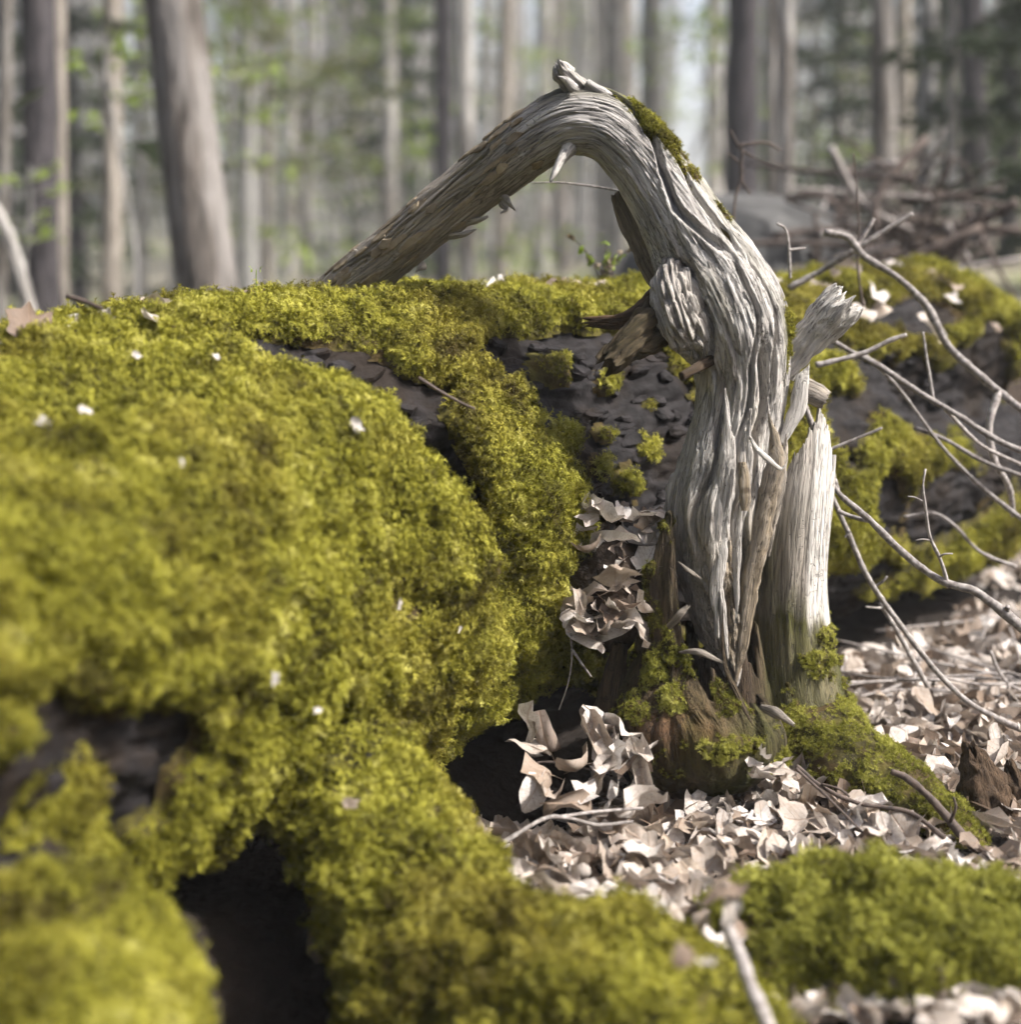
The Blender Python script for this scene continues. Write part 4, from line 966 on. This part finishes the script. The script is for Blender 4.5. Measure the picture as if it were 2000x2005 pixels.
twig([(820, 740, 2.56), (860, 765, 2.56), (905, 790, 2.56), (930, 800, 2.57)], 5, 3, 'dark stick lying on moss beside the groove', seed=28, mat='twig_dark')
twig([(130, 580, 2.40), (165, 590, 2.40), (200, 605, 2.40)], 5, 6, 'small dark stick poking over the near crest of the log', seed=29, mat='twig_dark')
rt = random.Random(77)
for k in range(26):
    Y = rt.uniform(3.2, 4.6); px = rt.uniform(1680, 2020); x = (px - 1000) / FOC * Y; an = rt.uniform(0, 6.28); ln = rt.uniform(.1, .35)
    if blocked(x, Y): continue
    z0 = float(gz(x, Y)) + .03
    c = np.array([(x - math.cos(an) * ln, Y - math.sin(an) * ln, z0 + rt.uniform(0, .05)), (x, Y, z0 + .03), (x + math.cos(an) * ln, Y + math.sin(an) * ln, z0 + rt.uniform(0, .08))])
    V, F, _ = tube(c, [.004, .0035, .002], 14, 7, lambda L, T, p, R: R * .2 * pn(p * 40, 3))
    o = mk('fallen_twig', V, F, M['twig'], loc=c[1]); tag(o, 'small grey twig lying loose on the sunlit leaf litter', 'twig', 'loose twigs on the leaf litter')

# rotten chunk at the right edge
ch = empty('rotten_wood_chunk', tuple(pix(1950, 1640, 2.62)), 'dark crumbling brown wood chunk standing on the leaves by root foot', 'rotten wood')
def chunk(name, pts, rads, seed, tanv=.3):
    return woodpart(name, pts, rads, 60, 48, seed, 'wood_dark', jag1=.02, amp=.3, tanv=tanv, fine=.012, parent=ch, squash=.8)
chunk('wood_block', [(1960, 1650, 2.63), (1935, 1590, 2.64), (1918, 1530, 2.65), (1905, 1485, 2.66), (1900, 1458, 2.66)], [72, 66, 50, 32, 16], 401)
chunk('wood_block', [(2010, 1640, 2.66), (2000, 1580, 2.66), (1985, 1530, 2.67), (1975, 1495, 2.68)], [52, 44, 30, 12], 402)
chunk('wood_sliver', [(1900, 1570, 2.58), (1930, 1580, 2.57), (1990, 1610, 2.56), (2040, 1625, 2.56)], [9, 9, 8, 7], 403, .2)
chunk('wood_sliver', [(1890, 1560, 2.60), (1925, 1640, 2.56), (1960, 1680, 2.54)], [16, 14, 8], 404, .2)

# seedling and sprig on the crest of the log
sd = pix(502, 556, 2.76)
e = empty('seedling', tuple(sd), 'tiny two-leaved seedling standing on the crest of the log', 'seedling')
V, F, _ = tube([sd - (0, 0, .02), sd + (0, 0, .012), sd + (.001, 0, .026)], [.001, .001, .0008], 8, 6)
mk('stem', V, F, M['spring'], e)
for s in (-1, 1):
    V_, F_ = leaf_mesh('oval', 41, .008); V_ = V_ @ np.array(__import__('mathutils').Euler((1.2, 0, s * -1.4)).to_matrix()).T + sd + (s * .008, 0, .028)
    mk('leaf', V_, F_, M['spring'], e)
sp_ = pix(1185, 545, 3.62)
e = empty('small_plant', tuple(sp_), 'small reddish-green plant growing on the log crest inside the arch', 'plant')
for k in range(11):
    an = rt.uniform(0, 6.28); h = rt.uniform(.04, .10); q = sp_ + (math.cos(an) * h * .9, math.sin(an) * h * .4, h)
    V, F, _ = tube([sp_ + (rt.uniform(-.03, .03), 0, -.02), (sp_ + q) / 2 + (0, 0, .01), q], [.0015, .0013, .001], 8, 5); mk('stem', V, F, M['twig_dark'], e)
    for u in range(3):
        V_, F_ = leaf_mesh('oval', 60 + k, .014); V_ = V_ @ np.array(__import__('mathutils').Euler((rt.uniform(0, 1.5), rt.uniform(-1, 1), rt.uniform(0, 6.28))).to_matrix()).T + sp_ + (q - sp_) * (.4 + .3 * u)
        mk('leaf', V_, F_, M['spring'] if rt.random() < .55 else M['flake'], e)

# ------------------------------------------------------------------ the wood behind
def leaf_cloud(n, fpos, size, mat_i, r, flat=.5):
    """n little pointed leaves (two triangles each) around fpos()"""
    C = np.array([fpos() for _ in range(n)])
    a = r.normal(size=(n, 3)); a[:, 2] *= flat; a = nrm(a); bb = nrm(np.cross(a, r.normal(size=(n, 3))))
    s = size * r.uniform(.6, 1.3, (n, 1))
    V = np.stack([C - a * s, C + bb * s * .45, C + a * s, C - bb * s * .45], 1).reshape(-1, 3)
    return V, np.arange(n * 4).reshape(-1, 4)
rw = np.random.default_rng(5)
CROWN = []
for k in range(4):                                    # crowns of the tall trees, high above the picture
    r = np.random.default_rng(60 + k); V0, F0, off = [], [], 0
    limbs = []
    for i in range(9):
        an = r.uniform(0, 6.28); z0 = r.uniform(7, 14); ln = r.uniform(1.5, 3.2)
        c = np.array([(0, 0, z0), (math.cos(an) * ln * .5, math.sin(an) * ln * .5, z0 + ln * .35), (math.cos(an) * ln, math.sin(an) * ln, z0 + ln * .9)])
        V, F, _ = tube(c, [.06, .04, .012], 8, 6); limbs.append(c)
        V0.append(V); F0 += [tuple(int(x) + off for x in f) for A_ in F for f in A_]; off += len(V)
    def fp():
        c = limbs[r.integers(len(limbs))]; f = r.uniform(.3, 1.1); return c[0] + (c[2] - c[0]) * f + r.normal(0, .55, 3)
    V, F = leaf_cloud(420, fp, .10, 0, r); V0.append(V); n_l = len(F0); F0 += [tuple(int(x) + off for x in f) for f in F]
    me = mesh_from('crown', np.concatenate(V0), F0, M['bark_grey'], False); me.materials.append(M['canopy'])
    me.polygons.foreach_set('material_index', np.array([0] * n_l + [1] * (len(F0) - n_l), dtype=np.int32))
    CROWN.append(me)
def tree(px0, px1, wpx, Y, mat, label, group=None, crown=True, seed=0, bend=0.0, H=15, name='forest_tree'):
    """px0 at the top edge of the picture, px1 at picture row 560"""
    p0, p1 = pix(px0, 0, Y), pix(px1, 560, Y)
    d = (p0 - p1) / (p0[2] - p1[2]); zb = float(gz(p1[0], Y)) - .1
    bs = p1 + d * (zb - p1[2]); d2 = d * .75 + np.array((0, 0, .25)); r = wpx * Y / FOC / 2
    pts = [bs, p1 + (bend * r, 0, 0), p0, p0 + d2 * 3, p0 + d2 * (H - p0[2])]
    if p1[2] - zb < .5: pts = [bs] + pts[2:]
    rads = [r * 1.25] + ([r * 1.02] if len(pts) == 5 else []) + [r * .96, r * .85, r * .4]
    e = empty(name, tuple(bs), label, 'tree', group)
    V, F, _ = tube(pts, rads, 90, 32, lambda L, T, p, R: R * (.08 * pn(p * (3, 3, 1.2), seed) + .16 * pn(p * (20, 20, 3), seed + 1)), seed=seed)
    mk('trunk', V, F, M[mat], e)
    if crown:
        c = bpy.data.objects.new('crown', CROWN[seed % 4]); COL.objects.link(c); c.parent = e
        tp = p0 + d2 * (10 - p0[2]); c.location = (tp[0] - bs[0], tp[1] - bs[1], 0); c.rotation_euler = (0, 0, seed * 1.3)
    return e
tree(292 + 48, 405, 112, 7.2, 'bark_brown', 'stout leaning brown trunk with ridged bark behind the log crest', seed=1)
tree(75, 82, 66, 9.0, 'bark_dark', 'thick dark violet-grey trunk standing straight behind the near crest', seed=2)
tree(112, 118, 30, 9.3, 'bark_tan', 'tan trunk touching the thick dark trunk', seed=3)
tree(220, 218, 38, 10, 'bark_tan', 'straight tan trunk between the dark trunk and the leaning trunk', seed=4)
tree(12, 2, 26, 8.5, 'bark_pale', 'pale grey slender trunk next to the thick dark trunk', seed=5)
tree(272, 278, 20, 14, 'bark_grey', 'thin grey trunk close beside the stout leaning trunk', seed=6)
tree(868, 868, 34, 13, 'bark_dark', 'narrow dark trunk beside the white birch', seed=7)
tree(910, 915, 38, 11.5, 'bark_pale', 'white-barked birch trunk rising behind the middle of the limb', seed=8)
tree(1455, 1450, 58, 12, 'bark_dark', 'bluish dark trunk right of the bright sky gap', seed=9)
tree(1538, 1538, 34, 8.2, 'bark_pale', 'pale sunlit slender trunk behind the flared stub', seed=10)
tree(1512, 1512, 20, 12.5, 'bark_brown', 'brown trunk hugging the pale sunlit slender trunk', seed=11)
tree(1275, 1275, 40, 15, 'bark_grey', 'grey trunk behind the top of the bend', seed=12)
tree(1728, 1735, 44, 12, 'bark_brown', 'reddish brown trunk above the pile of dead branches', seed=13)
tree(1818, 1812, 34, 11, 'bark_grey', 'grey trunk right of the reddish brown trunk', seed=14)
tree(1866, 1862, 22, 10, 'bark_pale', 'pale narrow trunk rising beside the dead branch pile', seed=15)
tree(1905, 1915, 46, 13, 'bark_dark', 'dark trunk at the shaded evergreens', seed=16)
tree(480, 486, 30, 19, 'bark_grey', 'soft grey trunk right of the stout leaning trunk', seed=17)
tree(1205, 1200, 34, 18, 'bark_grey', 'grey trunk seen through the bend above the arch', seed=18)
V, F, _ = tube([pix(-30, 380, 6.5), pix(12, 450, 6.5), pix(40, 540, 6.5), pix(70, 640, 6.5)], [pr(13, 6.5)] * 4, 20, 10, lambda L, T, p, R: R * .1 * pn(p * 9, 4))
o = mk('leaning_pole', V, F, M['bark_pale'], loc=pix(70, 640, 6.5)); tag(o, 'pale dead pole leaning against the thick dark trunk', 'dead branch')
GT = 'slim trunks standing back in the wood'
bgx = [160, 345, 520, 560, 600, 640, 655, 690, 735, 790, 820, 955, 985, 1060, 1100, 1135, 1170, 1235, 1395, 1590, 1640, 1680, 1770, 1960, 2010, 30, 505, 705, 765, 1000, 1085, 1150]
for k, x in enumerate(bgx):
    Y = rw.uniform(16, 34)
    cn = ('grey', 'grey', 'tan', 'pale', 'brown')[k % 5]
    zn = next(z_ for lim, z_ in ((330, 'left of the stout leaning trunk'), (860, 'between the stout leaning trunk and the birch'), (1250, 'seen through and above the arch'), (1500, 'beside the bright sky gap'), (1700, 'behind the pale sunlit slender trunk'), (9999, 'behind the dead branch pile')) if x < lim)
    tree(x + rw.uniform(-8, 8), x + rw.uniform(-8, 8), rw.uniform(14, 30), Y, 'bark_' + cn, 'slim %s trunk standing far back, %s' % (cn, zn), 'slim %s trunks %s' % (cn, zn), True, 100 + k)
# unseen evergreens added behind and beside the camera to cut sky fill
r = np.random.default_rng(123); cs = []
for k in range(90):
    ph = math.radians(r.uniform(125, 322)); rd = r.uniform(7, 17); cs.append((math.cos(ph) * rd, math.sin(ph) * rd + 1))
def fp3():
    x, y = cs[r.integers(len(cs))]; h = r.uniform(.2, 13); w_ = 1.5 * (1.1 - h / 14); return np.array((x + r.normal(0, w_), y + r.normal(0, w_), h))
V, F = leaf_cloud(16000, fp3, .28, 0, r, .4)
VV, FF, off = [V], [tuple(f) for f in F.tolist()], len(V); nl_ = len(FF)
for x, y in cs:
    V, F, _ = tube([(x, y, -.2), (x, y, 6), (x, y, 13)], [.12, .09, .02], 6, 6); VV.append(V); FF += [tuple(int(q) + off for q in f) for A_ in F for f in A_]; off += len(V)
o = mk('fill_blocking_wood', np.concatenate(VV), FF, M['needle'], smooth=False); o.data.materials.append(M['bark_dark'])
o.data.polygons.foreach_set('material_index', np.array([0] * nl_ + [1] * (len(FF) - nl_), dtype=np.int32)); tag(o, 'unseen dark evergreen wood added to block sky fill', 'woodland', kind='stuff')
# trees outside the picture that the same wood implies
for k, (x, y) in enumerate(((-7, 4), (-9, 9), (8, 8), (9.5, 5.5), (7.5, 12), (-6, 13), (10, -3), (-5, -5))):
    bs = np.array((x, y, float(gz(x, y)) - .1)); e = empty('forest_tree', tuple(bs), 'forest tree standing outside the view beside the clearing', 'tree', 'trees around the clearing')
    V, F, _ = tube([bs, bs + (0, 0, 5), bs + (.1, 0, 15)], [.18, .15, .06], 30, 14, lambda L, T, p, R: R * .1 * pn(p * 6, 3)); mk('trunk', V, F, M['bark_grey'], e)
    c = bpy.data.objects.new('crown', CROWN[k % 4]); COL.objects.link(c); c.parent = e
# spring saplings
def sapling(px, py, Y, spread, nl, label, mat='spring', size=.035, group=None, name='sapling', cat='sapling', flat=.35):
    c = pix(px, py, Y); r = np.random.default_rng(int(px * 7 + py)); bs = np.array((c[0] + r.normal(0, .2), Y, float(gz(c[0], Y)) - .05))
    e = empty(name, tuple(bs), label, cat, group)
    V, F, _ = tube([bs, (bs + c) / 2 + (r.normal(0, .1), 0, 0), c, c + (0, 0, spread * .6)], [.02, .015, .01, .004], 20, 7); mk('trunk', V, F, M['bark_grey'], e)
    V0, F0, off = [], [], 0; ends = []
    for i in range(10):
        an = r.uniform(0, 6.28); st = c + (0, 0, r.uniform(-.8, .5) * spread); en = st + np.array((math.cos(an), math.sin(an), r.uniform(.0, .35))) * spread * r.uniform(.5, 1.1)
        V, F, _ = tube([st, (st + en) / 2 + (0, 0, .03), en], [.006, .004, .002], 6, 5); V0.append(V); F0 += [tuple(int(x) + off for x in f) for A_ in F for f in A_]; off += len(V); ends.append((st, en))
    mk('twigs', np.concatenate(V0), F0, M['bark_grey'], e)
    def fp():
        s_, e_ = ends[r.integers(len(ends))]; return s_ + (e_ - s_) * r.uniform(.2, 1.1) + r.normal(0, 1, 3) * (.09, .09, .04) * spread
    V, F = leaf_cloud(nl, fp, size, 0, r, flat); mk('crown', V, F, M[mat], e, smooth=False)
for px, py, Y, s_, nl, lab in ((210, 165, 8.2, .45, 150, 'fresh green sapling leaves between the tan and leaning trunks'), (455, 170, 9, .4, 110, 'small bright leaved sapling right of the leaning trunk'), (60, 390, 8, .3, 90, 'leafy sapling low in front of the dark trunk'),
                              (600, 90, 15, 1.1, 350, 'sapling with pale spring leaves high left of the birch'), (760, 60, 16, 1.0, 300, 'pale green sapling crown left of the narrow dark trunk'), (1010, 130, 17, 1.0, 260, 'spring sapling behind the broken knob'), (1345, 60, 14, .8, 260, 'bright spring sapling above the sky gap'),
                              (1420, 140, 13, .6, 160, 'sapling leaves against the bluish dark trunk'), (600, 400, 18, 1.0, 220, 'low spring sapling far behind the leaning limb'), (1600, 170, 15, 1.1, 300, 'greyish green sapling right of the pale sunlit trunk'), (850, 420, 20, 1.2, 240, 'far sapling low behind the birch'), (1130, 40, 18, 1, 200, 'sapling leaves above the knob')):
    sapling(px, py, Y, s_, nl, lab)
GU = 'thin leafed undergrowth between the far trunks'
for k in range(34):
    x = rw.uniform(-40, 2040); cn = ('bright green', 'grey-green', 'grey-green')[k % 3]
    zn = next(z_ for lim, z_ in ((330, 'left of the stout leaning trunk'), (860, 'between the stout leaning trunk and the birch'), (1250, 'seen through and above the arch'), (1500, 'beside the bright sky gap'), (1700, 'behind the pale sunlit slender trunk'), (9999, 'behind the dead branch pile')) if x < lim)
    sapling(x, rw.uniform(20, 470), rw.uniform(13, 30), rw.uniform(.6, 1.5), 190, 'thin %s undergrowth bush %s' % (cn, zn), ('spring', 'canopy', 'canopy')[k % 3], rw.uniform(.04, .07), '%s undergrowth %s' % (cn, zn), 'undergrowth_bush', 'bush')
# evergreens
def evergreen(px, Y, H, W, n, label, seed):
    r = np.random.default_rng(seed); x = (px - 1000) / FOC * Y; bs = np.array((x, Y, float(gz(x, Y)) - .1)); e = empty('evergreen_tree', tuple(bs), label, 'tree', 'dark evergreens in the wood')
    V, F, _ = tube([bs, bs + (0, 0, H * .6), bs + (0, 0, H)], [.10, .06, .01], 30, 9); mk('trunk', V, F, M['bark_dark'], e)
    br = []
    for i in range(46):
        z = H * (.06 + .92 * i / 46); an = i * 2.4 + r.uniform(-.3, .3); ln = W * (1.05 - z / H) * r.uniform(.6, 1.1); st = bs + (0, 0, z)
        br.append((st, st + np.array((math.cos(an) * ln, math.sin(an) * ln, -.18 * ln))))
    def fp():
        s_, e_ = br[int(len(br) * r.random() ** 1.0)]; f = r.uniform(.12, 1); return s_ + (e_ - s_) * f + r.normal(0, 1, 3) * (.16, .16, .05)
    V, F = leaf_cloud(n, fp, .085, 0, r, .25); mk('crown', V, F, M['needle'], e, smooth=False)
for k, (px, Y, H, W, n, lab) in enumerate(((775, 21, 6.5, 1.5, 4200, 'dark evergreen far behind left of the birch'), (1955, 14, 7, 1.8, 5200, 'dense dark evergreen at the far right of the wood'), (1800, 17, 8, 1.6, 4200, 'dark evergreen behind the reddish brown trunk'), (1620, 20, 5.5, 1.7, 3600, 'evergreen behind the pile of dead branches'), (165, 17, 8, 1.4, 3600, 'evergreen between the dark trunk and tan trunk'), (40, 20, 8, 1.6, 3600, 'evergreen left of the thick dark trunk'), (840, 26, 9, 2, 3600, 'tall far evergreen behind the narrow dark trunk'), (2080, 10, 6, 1.5, 4000, 'near evergreen past the edge of the dead branch pile'))):
    evergreen(px, Y, H, W, n, lab, 700 + k)
# boulder behind and the pile of dead branches with an upturned root plate
bc = pix(1470, 470, 6.6)
U_, W_ = np.meshgrid(np.linspace(0, np.pi, 40), np.linspace(0, 2 * np.pi, 60, endpoint=False), indexing='ij')
dv = np.stack([np.sin(U_) * np.cos(W_) * .55, np.sin(U_) * np.sin(W_) * .5, np.cos(U_) * .34], -1)
dv = dv * (1 + .18 * fbm(dv * 3, 3, 9))[..., None]
o = mk('boulder', (dv + bc - (0, 0, .14)).reshape(-1, 3), grid_faces(40, 60), simple_mat('grey_stone', (.05, .05, .05), (.12, .118, .115), 6, bump=.8, bd=.03, rnd=0), loc=bc - (0, 0, .45)); tag(o, 'rounded grey boulder behind the pale sunlit trunk', 'boulder')
Vp, Fp, _ = tube([(bc[0], bc[1], -.1), (bc[0], bc[1], .4), tuple(bc - (0, 0, .25))], [.62, .55, .45], 12, 20, lambda L, T, p, R: R * .15 * pn(p * 4, 3)); mk('boulder_foot', Vp, Fp, o.data.materials[0], o)
bp0 = pix(1760, 430, 6.2)
pile = empty('dead_branch_pile', (bp0[0], bp0[1], float(gz(bp0[0], bp0[1]))), 'tangled pile of dead grey branches and torn roots behind the log', 'brush pile')
for k in range(95):
    c = bp0 + np.array((rt.gauss(0, .2), rt.gauss(0, .25), rt.uniform(-.55, .22) - abs(rt.gauss(0, .05)))); an = rt.gauss(0, .9); el = rt.gauss(-.1, .55); ln = rt.uniform(.15, .5)
    d = np.array((math.cos(an) * math.cos(el) * rt.choice((-1, 1)), math.sin(an) * math.cos(el), math.sin(el))) * ln
    r0 = rt.uniform(.006, .02)
    V, F, _ = tube([c - d, c + np.array((rt.gauss(0, .05), 0, rt.gauss(0, .05))), c + d], [r0, r0 * .9, r0 * .45], 10, 7, lambda L, T, p, R: R * .2 * pn(p * 20, 3))
    mk('branch', V, F, M[rt.choice(('twig', 'twig_dark', 'twig_dark', 'twig_dark', 'twig_dark'))], pile)
Vp, Fp, _ = tube([tuple(bp0 + (.12, .3, -1.1)), tuple(bp0 + (.1, .3, -.5)), tuple(bp0 + (.1, .3, .02))], [.5, .42, .12], 30, 30, lambda L, T, p, R: R * (.3 * pn(p * 5, 3) + .15 * pn(p * 14, 5)))
mk('root_plate', Vp, Fp, M['soil'], pile)
# far-off wood: uncountable stems and leaves as one mass
r = np.random.default_rng(99); VV, FF, off = [], [], 0; stems = []
for k in range(330):
    Y = r.uniform(36, 85); px = r.uniform(-500, 2500)
    if 1296 < px < 1392: continue                     # stems left out to keep the sky gap open
    x = (px - 1000) / FOC * Y; z = float(gz(x, Y)) - .2; rd = r.uniform(.08, .22); H = r.uniform(12, 20)
    V, F, _ = tube([(x, Y, z), (x + r.normal(0, .2), Y, z + H * .5), (x + r.normal(0, .5), Y, z + H)], [rd, rd * .8, rd * .3], 8, 7); stems.append((x, Y, z, H))
    VV.append(V); FF += [tuple(int(q) + off for q in f) for A_ in F for f in A_]; off += len(V)
ns = len(FF)
clumps = []
while len(clumps) < 1500:
    x, Y, z, H = stems[r.integers(len(stems))]; c = np.array((x + r.normal(0, 1.2), Y + r.normal(0, 1.2), z + (r.uniform(.3, H * .45) if r.random() < .7 else r.uniform(H * .3, H))))
    if abs(c[0] / c[1] - .1155) > .022: clumps.append(c)
def fp2():
    return clumps[r.integers(len(clumps))] + r.normal(0, 1, 3) * (.5, .5, .3)
V, F = leaf_cloud(46000, fp2, .15, 0, r, .6); VV.append(V); Fq = F + off
V_all = np.concatenate(VV)
o = mk('far_wood', V_all, FF + [tuple(f) for f in Fq.tolist()], M['bark_grey'], smooth=False)
o.data.materials.append(M['canopy']); o.data.polygons.foreach_set('material_index', np.array([0] * ns + [1] * len(Fq), dtype=np.int32))
tag(o, 'far-off hazy wood of slim stems and thin spring foliage', 'woodland', kind='stuff')

# ------------------------------------------------------------------ soft spring air between the trunks
hv_ = [(x, y, z) for x in (-262, 262) for y in (-206, 292) for z in (-3.5, 34)]
o = mk('haze', hv_, [(0, 1, 3, 2), (4, 6, 7, 5), (0, 4, 5, 1), (2, 3, 7, 6), (0, 2, 6, 4), (1, 5, 7, 3)], None, smooth=False)
m, t, mo = new_mat('haze'); pv = t.nodes.new('ShaderNodeVolumePrincipled'); pv.inputs['Color'].default_value = (.93, .95, .97, 1); pv.inputs['Density'].default_value = .0036
t.links.new(pv.outputs[0], mo.inputs['Volume']); o.data.materials.append(m); tag(o, 'pale haze in the air of the wood', 'haze', kind='stuff')
